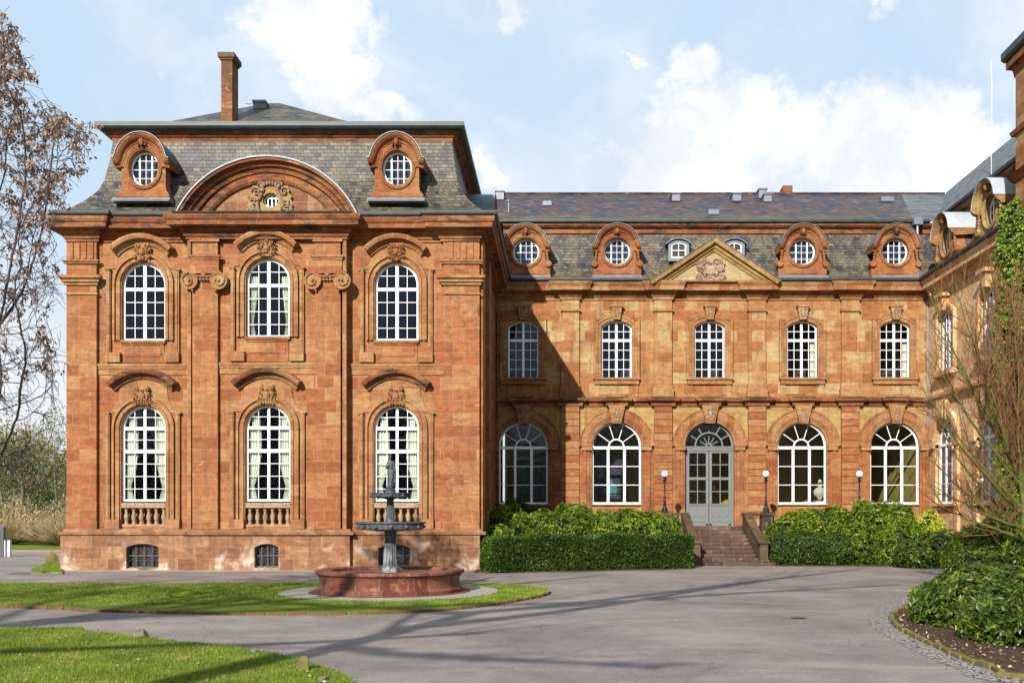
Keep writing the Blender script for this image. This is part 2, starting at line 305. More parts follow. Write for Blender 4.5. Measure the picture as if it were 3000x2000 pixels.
# ---------------------------------------------------------------- mesh helpers
def arcpts(cx, cz, r, a0, a1, n, ry=None):
    ry = r if ry is None else ry
    return [(cx + r * math.cos(a0 + (a1 - a0) * i / n), cz + ry * math.sin(a0 + (a1 - a0) * i / n)) for i in range(n + 1)]
class MB:
    def __init__(s): s.v = []; s.f = []
    def add(s, vs, fs):
        n = len(s.v); s.v += [tuple(p) for p in vs]; s.f += [tuple(i + n for i in f) for f in fs]; return s
    def box(s, x0, x1, y0, y1, z0, z1):
        return s.add([(x0, y0, z0), (x1, y0, z0), (x1, y1, z0), (x0, y1, z0), (x0, y0, z1), (x1, y0, z1), (x1, y1, z1), (x0, y1, z1)],
                     [(0, 1, 5, 4), (1, 2, 6, 5), (2, 3, 7, 6), (3, 0, 4, 7), (4, 5, 6, 7), (3, 2, 1, 0)])
    def prism(s, pts, y0, y1):
        n = len(pts); vs = [(x, y0, z) for x, z in pts] + [(x, y1, z) for x, z in pts]
        return s.add(vs, [tuple(range(n)), tuple(range(2 * n - 1, n - 1, -1))] + [(i, (i + 1) % n, n + (i + 1) % n, n + i) for i in range(n)])
    def slab(s, pts, z0, z1):
        n = len(pts); vs = [(x, y, z0) for x, y in pts] + [(x, y, z1) for x, y in pts]
        return s.add(vs, [tuple(range(n)), tuple(range(2 * n - 1, n - 1, -1))] + [(i, (i + 1) % n, n + (i + 1) % n, n + i) for i in range(n)])
    def wall(s, outer, holes, y0, y1, sides=True):
        bm = bmesh.new(); ed = []
        for lp in [outer] + holes:
            vs = [bm.verts.new((x, y0, z)) for x, z in lp]
            ed += [bm.edges.new((vs[i], vs[(i + 1) % len(vs)])) for i in range(len(vs))]
        bmesh.ops.triangle_fill(bm, use_beauty=True, use_dissolve=False, edges=ed, normal=(0, -1, 0))
        bm.verts.index_update()
        s.add([v.co[:] for v in bm.verts], [tuple(v.index for v in f.verts) for f in bm.faces]); bm.free()
        for lp in ([outer] if sides else []) + holes:
            n = len(lp)
            s.add([(x, y0, z) for x, z in lp] + [(x, y1, z) for x, z in lp], [(i, (i + 1) % n, n + (i + 1) % n, n + i) for i in range(n)])
        return s
    def sweep(s, path, prof, plane='xz', side=1, closed=False, open_prof=False):
        n = len(path); m_ = len(prof); vs = []
        for i in range(n):
            p = Vector(path[i])
            a = Vector(path[i - 1]) if (i > 0 or closed) else None
            b = Vector(path[(i + 1) % n]) if (i < n - 1 or closed) else None
            d0 = (p - a).normalized() if a is not None else None
            d1 = (b - p).normalized() if b is not None else None
            if d0 is None: d0 = d1
            if d1 is None: d1 = d0
            n0 = Vector((-d0.y, d0.x)) * side; n1 = Vector((-d1.y, d1.x)) * side
            mm = (n0 + n1); l = mm.length
            mm = n0 if l < 1e-6 else mm / l
            k = 1.0 / max(mm.dot(n0), .3)
            for (o, t) in prof:
                q = p + mm * (o * k)
                vs.append((q.x, t, q.y) if plane == 'xz' else (q.x, q.y, t))
        fs = []
        pm = m_ - 1 if open_prof else m_
        for i in range(n if closed else n - 1):
            j = (i + 1) % n
            for k in range(pm):
                k2 = (k + 1) % m_
                fs.append((i * m_ + k, j * m_ + k, j * m_ + k2, i * m_ + k2))
        if not closed and not open_prof:
            fs.append(tuple(range(m_))); fs.append(tuple((n - 1) * m_ + k for k in reversed(range(m_))))
        return s.add(vs, fs)
    def lathe(s, prof, cx=0, cy=0, seg=20, fn=None, axis='z', cz=0):
        vs = []
        for (r, z) in prof:
            for i in range(seg):
                a = 2 * math.pi * i / seg; rr = r * (fn(a, z) if fn else 1)
                if axis == 'z': vs.append((cx + rr * math.cos(a), cy + rr * math.sin(a), z))
                else: vs.append((cx + rr * math.cos(a), z, cz + rr * math.sin(a)))
        fs = [(i * seg + j, i * seg + (j + 1) % seg, (i + 1) * seg + (j + 1) % seg, (i + 1) * seg + j) for i in range(len(prof) - 1) for j in range(seg)]
        fs += [tuple(range(seg)), tuple((len(prof) - 1) * seg + j for j in reversed(range(seg)))]
        return s.add(vs, fs)
    def ball(s, c, r, seg=8, rings=6):
        if not isinstance(r, (tuple, list)): r = (r, r, r)
        vs = [(c[0], c[1], c[2] - r[2])]
        for i in range(1, rings):
            t = math.pi * i / rings
            for j in range(seg):
                a = 2 * math.pi * j / seg
                vs.append((c[0] + r[0] * math.sin(t) * math.cos(a), c[1] + r[1] * math.sin(t) * math.sin(a), c[2] - r[2] * math.cos(t)))
        vs.append((c[0], c[1], c[2] + r[2])); L = len(vs) - 1
        fs = [(0, 1 + (j + 1) % seg, 1 + j) for j in range(seg)]
        for i in range(rings - 2):
            for j in range(seg):
                a = 1 + i * seg + j; b = 1 + i * seg + (j + 1) % seg
                fs.append((a, b, b + seg, a + seg))
        o = 1 + (rings - 2) * seg
        fs += [(o + j, o + (j + 1) % seg, L) for j in range(seg)]
        return s.add(vs, fs)
    def tube(s, pts, rads, seg=6):
        n = len(pts)
        if not isinstance(rads, (list, tuple)): rads = [rads] * n
        vs = []; up = Vector((0, 0, 1))
        for i in range(n):
            p = Vector(pts[i]); d = (Vector(pts[min(i + 1, n - 1)]) - Vector(pts[max(i - 1, 0)])).normalized()
            a = d.cross(up if abs(d.z) < .95 else Vector((1, 0, 0))).normalized(); b = d.cross(a)
            for j in range(seg):
                t = 2 * math.pi * j / seg; vs.append(p + (a * math.cos(t) + b * math.sin(t)) * rads[i])
        fs = [(i * seg + j, i * seg + (j + 1) % seg, (i + 1) * seg + (j + 1) % seg, (i + 1) * seg + j) for i in range(n - 1) for j in range(seg)]
        fs += [tuple(range(seg)), tuple((n - 1) * seg + j for j in reversed(range(seg)))]
        return s.add(vs, fs)
    def build(s, name, m, parent=None, loc=(0, 0, 0), rot=0.0, smooth=False, recalc=True):
        me = bpy.data.meshes.new(name); me.from_pydata(s.v, [], s.f)
        if recalc and len(s.f) < 30000 and not getattr(s, 'flat', False):
            bm = bmesh.new(); bm.from_mesh(me); bmesh.ops.recalc_face_normals(bm, faces=bm.faces); bm.to_mesh(me); bm.free()
        if smooth:
            me.polygons.foreach_set('use_smooth', [True] * len(me.polygons))
            if smooth == 'auto': me.set_sharp_from_angle(angle=R(40))
        me.materials.append(M[m]); me.update()
        o = bpy.data.objects.new(name, me); sc.collection.objects.link(o)
        o.location = loc; o.rotation_euler = (0, 0, rot)
        if parent: o.parent = parent
        return o
def tag(o, label=None, cat=None, group=None, kind=None):
    for k, v in (('label', label), ('category', cat), ('group', group), ('kind', kind)):
        if v: o[k] = v
    return o
def thing(name, loc, label, cat, group=None, rot=0):
    o = bpy.data.objects.new(name, None); sc.collection.objects.link(o); o.location = loc; o.rotation_euler = (0, 0, rot)
    o.empty_display_size = .3
    return tag(o, label, cat, group)
def dup(o, parent=None, loc=None, rot=None, label=None):
    c = o.copy(); sc.collection.objects.link(c)
    if parent: c.parent = parent
    if loc is not None: c.location = loc
    if rot is not None: c.rotation_euler = (0, 0, rot)
    if label: c['label'] = label
    for ch in [k for k in bpy.data.objects if k.parent == o and k != c]: dup(ch, c)
    return c
class Fac:
    """a vertical plane at distance Y; X() and Z() give metres from picture measurements, relative to root x0"""
    def __init__(s, Y, x0): s.S = F / Y; s.x0 = x0
    def X(s, px): return (px - PX) / s.S - s.x0
    def Z(s, py): return CH + (PY - py) / s.S
def gp(px, py):
    S_ = (py - PY) / CH; return ((px - PX) / S_, F / S_)
def outline(a, z0, zs, rise, n=14):
    if rise >= a - 1e-4: r, cz, t = a, zs, math.pi / 2
    else: r = (a * a + rise * rise) / (2 * rise); cz = zs + rise - r; t = math.asin(a / r)
    return [(-a, z0)] + [(r * math.sin(-t + 2 * t * i / n), cz + r * math.cos(-t + 2 * t * i / n)) for i in range(n + 1)] + [(a, z0)]
def topz(a, zs, rise, x):
    r = a if rise >= a - 1e-4 else (a * a + rise * rise) / (2 * rise)
    return zs + rise - r + math.sqrt(max(r * r - x * x, 0))
def halfw(a, zs, rise, z):
    if z <= zs: return a
    r = a if rise >= a - 1e-4 else (a * a + rise * rise) / (2 * rise)
    cz = zs + rise - r; return math.sqrt(max(r * r - (z - cz) ** 2, 0))
def shift(pts, dx, dz=0): return [(x + dx, z + dz) for x, z in pts]

def ornament(cx, cz, w_, h_, y, seed, n=26, d=.07):
    """carved relief: mirrored scrolls, leaves and a central boss"""
    r_ = random.Random(seed); mb = MB()
    mb.ball((cx, y, cz), (w_ * .2, d * 1.2, h_ * .22), 10, 8)
    for t in range(n):
        u_, v_ = r_.uniform(.0, .5), r_.uniform(-.48, .48)
        if (u_ * 1.6) ** 2 + (v_ * 1.5) ** 2 > .75: continue
        a = r_.uniform(.035, .075)
        for sg in (-1, 1):
            mb.ball((cx + sg * u_ * w_, y, cz + v_ * h_), (a * w_ * r_.uniform(.8, 1.5), d * r_.uniform(.5, 1.1), a * h_ * r_.uniform(.8, 1.6)), 6, 5)
    for sg in (-1, 1):
        for k in range(3):
            c0 = (cx + sg * w_ * (.28 + .06 * k), cz + h_ * (.32 - .3 * k)); rr = w_ * .12
            pts = [(c0[0] + sg * rr * (1 - i / 14) * math.cos(i * .7), y - d * .6, c0[1] + rr * (1 - i / 14) * math.sin(i * .7)) for i in range(12)]
            mb.tube(pts, w_ * .028, 5)
    return mb
print("part1 ok")
# ---------------------------------------------------------------- windows
def win_frame(a, z0, zs, rise, verts=(), hors=(), fw=.07, d=.07, n=14):
    """verts: (x, half width, z0, z1 or None); hors: (z, half height)"""
    mb = MB(); ol = outline(a, z0, zs, rise, n)
    mb.sweep(ol, [(0, 0), (-fw, 0), (-fw, d), (0, d)], side=1, closed=True)
    for (x, hw, za, zb) in verts:
        t = (topz(a - fw * .6, zs, rise - fw * .6 if rise < a else a - fw * .6, x) if zb is None else zb)
        mb.box(x - hw, x + hw, .004 if hw > .02 else .018, d - .012, (z0 + fw * .5) if za is None else za, t - .002)
    for (z, hh) in hors:
        h_ = halfw(a, zs, rise, z) - fw * .5
        mb.box(-h_, h_, .008 if hh > .02 else .021, d - .016, z - hh, z + hh)
    return mb
def pane(a, z0, zs, rise, y, inset=.03):
    mb = MB(); ol = outline(a - inset, z0 + inset, zs, (rise - inset if rise >= a - .001 else rise), 14)
    mb.flat = True
    mb.add([(x, y, z) for x, z in reversed(ol)], [tuple(range(len(ol)))]); return mb
def curtain(x0, x1, z0, z1, tie=None, side=1, seed=0):
    """hanging cloth; side=+1 outer edge at x1"""
    mb = MB(); nx, nz = 16, 14; vs = []
    for j in range(nz + 1):
        z = z1 + (z0 - z1) * j / nz
        k = 1.0
        if tie is not None:
            t = (z1 - z) / (z1 - tie) if z > tie else 1
            k = 1 - .62 * min(1, t) ** 1.6 if z > tie else .38 + .25 * (tie - z) / max(tie - z0, .01)
        for i in range(nx + 1):
            f = i / nx
            x = (x1 - (x1 - x0) * k * f) if side > 0 else (x0 + (x1 - x0) * k * f)
            vs.append((x, .16 + .028 * math.sin(f * 26 + seed), z))
    fs = [(j * (nx + 1) + i, j * (nx + 1) + i + 1, (j + 1) * (nx + 1) + i + 1, (j + 1) * (nx + 1) + i) for j in range(nz) for i in range(nx)]
    return mb.add(vs, fs)
def room(parent, x0, x1, y0, y1, z0, z1, m='interior'):
    mb = MB()
    mb.box(x0, x1, y1, y1 + .1, z0, z1); mb.box(x0, x1, y0, y1, z0 - .1, z0); mb.box(x0, x1, y0, y1, z1, z1 + .1)
    mb.box(x0 - .1, x0, y0, y1 + .1, z0 - .1, z1 + .1); mb.box(x1, x1 + .1, y0, y1 + .1, z0 - .1, z1 + .1)
    return mb.build('interior', m, parent)

# ---------------------------------------------------------------- corner pavilion
YP, XP = 34.9, -10.2
P = Fac(YP, XP)
pav = thing('corner_pavilion', (XP, YP, 0), 'tall square sandstone pavilion with slate mansard roof and arched pediment, behind the fountain', 'building')
xl, xr = P.X(203), P.X(1403)
c0, c1 = P.X(562), P.X(1022)
yb = 14.6; ztop = 12.3; zpl = P.Z(1562)
up_a, lo_a = .775, .80
UZ0, UZS = P.Z(997), P.Z(833)
LZ0, LZS = P.Z(1468), P.Z(1254); LB = P.Z(1540)
cxs = [P.X(421), P.X(791), P.X(1162)]
def holes_for(cx, dz=0):
    return [shift(outline(up_a, UZ0 + dz, UZS + dz, up_a), cx), shift(outline(lo_a, LB, LZS, lo_a), cx)]
mb = MB()
mb.wall([(xl, zpl), (c0, zpl), (c0, ztop), (xl, ztop)], holes_for(cxs[0]), 0, .35)
mb.wall([(c0 - .001, zpl), (c1, zpl), (c1, ztop), (c0 - .001, ztop)], holes_for(cxs[1], .08), -.25, .35)
mb.wall([(c1, zpl), (xr, zpl), (xr, ztop), (c1, ztop)], holes_for(cxs[2]), 0, .35)
mb.build('wall', 'sandstone', pav, recalc=True)
mb = MB(); mb.box(xr - .35, xr, .352, yb, zpl - .3, ztop); mb.box(xl, xl + .35, .352, yb, 0, ztop); mb.box(xl, xr, yb - .3, yb + .05, 0, ztop - .1)
mb.build('wall', 'sandstone', pav)
# plinth with ressauts and basement window openings
bw = [(P.X(424), .575, P.Z(1663), P.Z(1591)), (P.X(791), .425, P.Z(1660), P.Z(1591)), (P.X(1158), .57, P.Z(1660), P.Z(1593))]
def pl(x0, x1, y, k):
    cx, a, z0, z1 = bw[k]; mb = MB()
    mb.wall([(x0, -.1), (x1, -.1), (x1, zpl), (x0, zpl)], [shift(outline(a, z0, z1 - .13, .13, 8), cx)], y, .3); return mb
pl(xl - .22, c0 - .12, -.2, 0).build('plinth', 'sandstone_plinth', pav)
pl(c0 - .119, c1 + .119, -.42, 1).build('plinth', 'sandstone_plinth', pav)
pl(c1 + .12, xr + .05, -.2, 2).build('plinth', 'sandstone_plinth', pav)
MB().box(xr - .3, xr + .05, .302, yb, -.1, zpl - .3).build('plinth', 'sandstone_plinth', pav)
MB().box(xl - .22, xl + .1, .302, yb, -.1, zpl).build('plinth', 'sandstone_plinth', pav)
front = [(xl, yb), (xl, 0), (c0, 0), (c0, -.25), (c1, -.25), (c1, 0), (xr, 0), (xr, 9)]
MB().sweep(front, [(-.2, zpl - .04), (.26, zpl - .04), (.27, zpl + .03), (.16, zpl + .08), (.13, zpl + .16), (-.2, zpl + .17)], plane='xy', side=-1).build('plinth_moulding', 'sandstone_plinth', pav)
mb = MB().box(c1 + 1.0, xr + .24, -.245, .3, zpl + .075, zpl + .1)
for k, (cx, a, z0, z1) in enumerate(bw):
    yy = -.05 if k != 1 else -.27
    mb = MB(); mb.sweep(shift(outline(a, z0, z1 - .13, .13, 8), cx), [(0, 0 + yy), (-.05, yy), (-.05, yy + .05), (0, yy + .05)], closed=True)
    for i in range(1, 4):
        x = cx - a + 2 * a * i / 4; mb.box(x - .012, x + .012, yy, yy + .03, z0, topz(a, z1 - .13, .13, x - cx))
    mb.box(cx - a, cx + a, yy, yy + .03, (z0 + z1) / 2 - .015, (z0 + z1) / 2 + .015)
    o = mb.build('basement_window', 'grille_iron', pav)
    g = MB()
    for qx in (-.5, .5):
        for qz in (.27, .73):
            for sg in (1, -1):
                cc = (cx + qx * a + sg * a * .1, z0 + (z1 - z0) * qz); rr = (z1 - z0) * .19
                g.tube([(cc[0] + sg * rr * (1 - i / 18) * math.cos(i * .65), yy + .02, cc[1] + rr * (1 - i / 18) * math.sin(i * .65)) for i in range(16)], .011, 4)
    g.build('grille', 'grille_iron', o)
    MB().box(cx - a, cx + a, yy + .12, yy + .14, z0, z1).build('pane', 'frame_black', o)
for x0_, x1_ in ((xl + .35, c0 + .1), (c0 + .22, c1 - .22), (c1 - .1, xr - .35)):
    room(pav, x0_ + .11, x1_ - .11, .36, 4.4, LZ0 - .5, LZS + 1.2); room(pav, x0_ + .11, x1_ - .11, .36, 4.4, UZ0 - .6, UZS + 1.3, 'interior_sky_tint')
# pilasters
pp = .13
def pilaster(x0, x1, y, p_=pp, z0=None, z1=None, side_y=0):
    return MB().box(x0, x1, y - p_, y + .02 + side_y, zpl + .165 if z0 is None else z0, 12.25 if z1 is None else z1)
def band(mb, x0, x1, y, z0, z1, pr):
    mb.box(x0 - pr, x1 + pr, y - pr, y + .01, z0, z1)
for (a_, b_) in ((xl - .03, P.X(288)), (P.X(1300), xr + .03)):
    side_y = .0
    mb = pilaster(a_, b_, 0, .14); mb.build('pilaster', 'sandstone', pav)
    mb = MB(); yy = -.14
    band(mb, a_, b_, yy, P.Z(866), P.Z(861), .05); band(mb, a_, b_, yy, P.Z(838), P.Z(831), .07); band(mb, a_, b_, yy, P.Z(830), P.Z(821), .14); band(mb, a_, b_, yy, P.Z(820), P.Z(812), .22)
    band(mb, a_, b_, yy, P.Z(776), P.Z(771), .07); band(mb, a_, b_, yy, P.Z(770), P.Z(766), .12)
    mb.build('capital', 'sandstone_trim', pav)
    mb = MB(); cxm = (a_ + b_) / 2
    for k in (-.36, -.12, .12, .36): mb.box(cxm + k - .07, cxm + k + .07, yy - .04, yy + .01, P.Z(762), 11.66)
    mb.build('frieze_panel', 'sandstone', pav)
MB().box(xr - .35, xr + .14, .02, 1.2, zpl + .165, 12.25).build('pilaster', 'sandstone', pav)
MB().box(xr - .35, xr + .14, 3.2, 4.4, zpl + .165, 12.25).build('pilaster', 'sandstone', pav)
for (a_, b_) in ((P.X(576), P.X(649)), (P.X(932), P.X(1005))):
    pilaster(a_, b_, -.25, .16).build('pilaster', 'sandstone', pav)
    yy = -.41; mb = MB()
    band(mb, a_, b_, yy, P.Z(807), P.Z(758), .06); band(mb, a_, b_, yy, P.Z(764), P.Z(758), .13); band(mb, a_, b_, yy, P.Z(770), P.Z(765), .09)
    band(mb, a_, b_, yy, P.Z(812), P.Z(804), .16)
    band(mb, a_, b_, yy, 11.60, 11.688, .08)
    mb.build('entablature_block', 'sandstone', pav)
    cxm = (a_ + b_) / 2; mb = MB(); zc = P.Z(832); hw = .52
    for sg in (-1, 1):
        vx = cxm + sg * hw
        mb.lathe([(.29, yy - .13), (.31, yy - .15), (.31, yy - .02), (.29, yy + .05)], vx, 0, 20, axis='y', cz=zc)
        mb.tube([(vx + sg * (.27 - .0165 * i) * math.cos(1.57 - i * .5), yy - .17, zc + (.27 - .0165 * i) * math.sin(1.57 - i * .5)) for i in range(16)], .028, 5)
        mb.ball((vx, yy - .17, zc), (.05, .04, .05))
        for k in range(3): mb.ball((vx - sg * (.08 + .02 * k), yy - .08, zc - .28 - .04 * k), (.055 - .008 * k, .06, .04))
    mb.box(cxm - hw, cxm + hw, yy - .08, yy + .01, zc + .02, P.Z(813))
    for k in range(7): mb.ball((cxm - .33 + .11 * k, yy - .09, zc + .06), (.045, .05, .07))
    mb.tube([(cxm - .5, yy - .12, zc + .26), (cxm - .2, yy - .13, zc + .15), (cxm, yy - .14, zc + .13), (cxm + .2, yy - .13, zc + .15), (cxm + .5, yy - .12, zc + .26)], .035, 6)
    mb.ball((cxm, yy - .14, zc + .2), (.1, .07, .1)); 
    mb.build('capital', 'sandstone_trim', pav)
for (a_, b_) in ((c0, P.X(572)), (P.X(1011), c1)):
    MB().box(a_, b_, -.25 - .16, -.24, zpl + .165, 12.25).build('pilaster_strip', 'sandstone_trim', pav)
# string courses
for (a_, b_, y) in ((P.X(288), c0, 0), (P.X(649), P.X(932), -.25), (c1, P.X(1300), 0)):
    mb = MB()
    for z0, z1, pr in ((1066, 1074, .10), (1074.5, 1081, .07), (1081.5, 1098, .04)): mb.box(a_ + .002, b_ - .002, y - pr, y + .01, P.Z(z1), P.Z(z0))
    mb.build('string_course', 'sandstone_trim', pav)
# window trim
def pav_trim(cx, y, upper, seed, dz=0):
    a = up_a if upper else lo_a; zs = (UZS + dz) if upper else LZS; z0 = (P.Z(1062) if upper else zpl + .17)
    # archivolt and jamb, stepped
    path = shift(outline(a, (UZ0 + dz) if upper else LB, zs, a, 20), cx)
    MB().sweep(path, [(.0, y - .04), (.0, y + .01), (.31, y + .01), (.31, y - .10), (.22, y - .13), (.20, y - .05), (.15, y - .05), (.13, y - .10), (.04, y - .10), (.03, y - .04)], side=1).build('window_surround', 'sandstone_trim', pav)
    # outer strips with foot blocks and caps
    zc = P.Z(794) if upper else P.Z(1213)
    for sg in (-1, 1):
        mb = MB()
        x0_, x1_ = sorted((cx + sg * (a + .375), cx + sg * (a + .52)))
        mb.box(x0_, x1_, y - .10, y + .01, z0, zc); mb.box(x0_ - (.0 if sg > 0 else .05), x1_ + (.05 if sg > 0 else 0), y - .15, y + .01, zc, zc + .06)
        xa, xb = sorted((cx + sg * (a + .02), cx + sg * (a + .53)))
        mb.box(xa, xb, y - .16, y + .012, z0, z0 + .34)
        q = sorted((cx + sg * (a + .40), cx + sg * (a + .47))); mb.box(q[0], q[1], y - .13, y, z0 + .34, zc - .01)
        mb.build('window_jamb', 'sandstone_trim', pav)
    # spandrel plate with concave flanks rising to the hood
    hz0 = P.Z(745 if upper else 1140) + dz; hw_ = .92 if not upper else 1.0
    ztop_ = P.Z(718 if upper else 1108) + dz
    pts = []
    for i in range(9):
        t = i / 8; pts.append((cx - (a + .5) + (a + .5 - .84) * math.sin(t * 1.57), zc + .06 + (hz0 + .12 - zc - .06) * (1 - math.cos(t * 1.57))))
    pts2 = [(2 * cx - x, z) for x, z in reversed(pts)]
    topc = arcpts(cx, ztop_ - 1.6, 1.68, math.pi - math.acos(-.0) - .5, math.pi / 2 + .5, 2)
    poly = pts + [(cx - .5, ztop_ + .0), (cx, ztop_ + .08), (cx + .5, ztop_)] + pts2
    hole = [(cx + (a + .32) * math.cos(math.pi * i / 16), zs + (a + .32) * math.sin(math.pi * i / 16)) for i in range(17)]
    inner = [p for p in hole]
    full = poly + [(cx + a + .5, zs)] * 0
    # close the plate along the archivolt
    mb = MB(); plate = poly + [(cx + (a + .5), zc + .06)] * 0
    lower = [(cx + (a + .32) * math.cos(t_), zs + (a + .32) * math.sin(t_)) for t_ in [math.pi * i / 18 for i in range(19)] if zs + (a + .32) * math.sin(t_) >= zc + .05]
    def resamp(q, N):
        q = np.array(q); l = np.concatenate([[0], np.cumsum(np.linalg.norm(np.diff(q, axis=0), axis=1))]); t = np.linspace(0, l[-1], N)
        return np.stack([np.interp(t, l, q[:, 0]), np.interp(t, l, q[:, 1])], 1)
    N_ = 33; oo = resamp(poly, N_); ii = resamp(list(reversed(lower)), N_)
    mb.add([(x, y - .035, z) for x, z in oo] + [(x, y - .035, z) for x, z in ii] + [(x, y + .01, z) for x, z in oo], [(q, q + 1, N_ + q + 1, N_ + q) for q in range(N_ - 1)] + [(q, q + 1, 2 * N_ + q + 1, 2 * N_ + q) for q in range(N_ - 1)])
    mb.build('spandrel', 'sandstone_trim', pav)
    # hood
    hw2 = .93 if upper else 1.07; zb = P.Z(747 if upper else 1138) + dz; rise = .42 if upper else .44
    if upper:
        path = outline(hw2, zb, zb, rise, 16)[1:-1]
    else:
        path = [(-hw2 - .0, zb - .03)] + outline(hw2 - .15, zb + .08, zb + .08, rise - .1, 14)[1:-1] + [(hw2, zb - .03)]
    path = shift(path, cx)
    MB().sweep(path, [(-.08, y + .01), (-.08, y - .1), (.0, y - .13), (.06, y - .2), (.1, y - .34), (.2, y - .38), (.26, y - .38), (.3, y + .01)], side=1).build('hood_moulding', 'sandstone_arch' if upper else 'sandstone_dark', pav)
    kz = P.Z(742 if upper else 1163) + dz
    mb = ornament(cx, kz, .62, .58 if upper else .78, y - .14, seed, 22, .1)
    mb.prism([(cx - .17, kz - .28), (cx + .17, kz - .28), (cx + .24, kz + .34), (cx - .24, kz + .34)], y - .15, y)
    mb.build('keystone', 'sandstone_trim' if not upper else 'sandstone_arch', pav)
    if upper:
        mb = MB(); zt = UZ0 + dz
        mb.box(cx - .8, cx + .8, y - .12, y + .01, zt - .1, zt - .002); mb.box(cx - .74, cx + .74, y - .07, y + .01, zt - .17, zt - .1)
        mb.box(cx - .74, cx + .74, y - .03, y + .01, z0, zt - .17)
        mb.box(cx - .64, cx + .64, y - .055, y - .02, zt - .58, zt - .26); mb.build('sill', 'sandstone', pav)
    else:
        o = MB().box(cx - lo_a, cx + lo_a, y - .02, y + .3, P.Z(1487), P.Z(1472)).box(cx - lo_a, cx + lo_a, y + .0, y + .28, P.Z(1540), P.Z(1535)).build('balustrade', 'baluster_stone', pav)
        H = P.Z(1487) - P.Z(1535); b = MB(); z_ = P.Z(1535)
        b.lathe([(.075, 0), (.075, .05), (.05, .08), (.085, .2), (.09, .27), (.045, .43), (.05, .47), (.07, .5), (.07, H)], seg=12)
        b0 = None
        for i in range(6):
            xx = cx - lo_a + .129 + i * 2 * (lo_a - .129) / 5
            if b0 is None: b0 = b.build('baluster', 'baluster_stone', o, (xx, y + .13, z_), smooth='auto')
            else: dup(b0, o, (xx, y + .13, z_))
        MB().box(cx - lo_a - .02, cx + lo_a + .02, y + .34, y + .36, LB - .05, P.Z(1466)).build('apron', 'sandstone_red', pav)
for k, cx in enumerate(cxs):
    y = -.25 if k == 1 else 0; dz = .08 if k == 1 else 0
    pav_trim(cx, y, True, 11 + k, dz); pav_trim(cx, y, False, 31 + 0)
# windows of the pavilion
a = up_a; ztr = P.Z(846) - UZ0; zsu = UZS - UZ0
vv = [(0, .055, None, None), (-.36, .009, None, None), (.36, .009, None, None)]
hh = [(ztr, .055)] + [(ztr * q / 4, .009) for q in (1, 2, 3)] + [(ztr + (zsu + a - ztr) * .52, .009)]
def put_window(proto_fn, curt, par, loc, store, key):
    if key not in store: store[key] = proto_fn(par, loc); return store[key]
    return dup(store[key], par, loc)
st = {}
def upwin(par, loc):
    o = win_frame(a, 0, zsu, a, vv, hh, .072, .08).build('window', 'white_paint', par, loc); pane(a, 0, zsu, a, .045).build('pane', 'glass', o); return o
lzs = LZS - LZ0; lt1 = P.Z(1321) - LZ0; lt2 = lzs
def lowin(par, loc):
    A = lo_a
    vv = [(0, .045, None, None), (-.37, .009, None, None), (.37, .009, None, None)]
    hh = [(lt1, .06), (lt2, .055)] + [(lt1 * q / 4, .009) for q in (1, 2, 3)] + [((lt1 + lt2) / 2, .009), (lt2 + .4, .009)]
    o = win_frame(A, 0, lzs, A, vv, hh, .072, .08).build('window', 'white_paint', par, loc); pane(A, 0, lzs, A, .045).build('pane', 'glass', o)
    for sg in (-1, 1):
        x0_, x1_ = (-.70, -.30) if sg < 0 else (.30, .70)
        curtain(x0_, x1_, .06, lt1 - .04, .55, sg, sg).build('curtain', 'curtain', o); curtain(x0_, x1_, lt1 + .05, lt2 - .03, None, sg, sg).build('curtain', 'curtain', o)
        curtain(sg * .5 - .14, sg * .5 + .14, lt2 + .05, lt2 + .42, None, sg, 2).build('curtain', 'curtain', o)
    return o
for k, cx in enumerate(cxs):
    yy = .10 if k != 1 else -.15
    w_ = upwin(pav, (cx, yy, UZ0 + (.08 if k == 1 else 0)))
    if k == 1:
        for sg in (-1, 1): curtain(-.68 if sg < 0 else .42, -.42 if sg < 0 else .68, .1, zsu + .2, .6, sg, 3).build('curtain', 'curtain', w_)
    put_window(lowin, None, pav, (cx, yy, LZ0), st, 'lo')
# main cornice
path = [(xl, yb), (xl, -.14), (P.X(292), -.14), (P.X(292), 0), (c0, 0), (c0, -.42), (c1, -.42), (c1, 0), (P.X(1296), 0), (P.X(1296), -.14), (xr, -.14), (xr, yb)]
MB().sweep(path, [(-.1, 11.69), (.05, 11.69), (.05, 11.77), (.10, 11.79), (.12, 11.89), (.22, 11.93), (.25, 12.02), (.25, 12.05), (.52, 12.07), (.53, 12.22), (.58, 12.26), (.62, 12.36), (.62, 12.44), (-.1, 12.5)], plane='xy', side=-1).build('cornice', 'sandstone_dark', pav)
for pth in ([(xl, yb), (xl, -.14), (P.X(292), -.14), (P.X(292), 0), (c0 - .02, 0)], [(c1 + .02, 0), (P.X(1296), 0), (P.X(1296), -.14), (xr, -.14), (xr, 9)]):
    MB().sweep(pth, [(.56, 12.45), (.66, 12.45), (.70, 12.5), (.71, 12.6), (.67, 12.6), (.56, 12.55)], plane='xy', side=-1).build('gutter', 'zinc', pav)
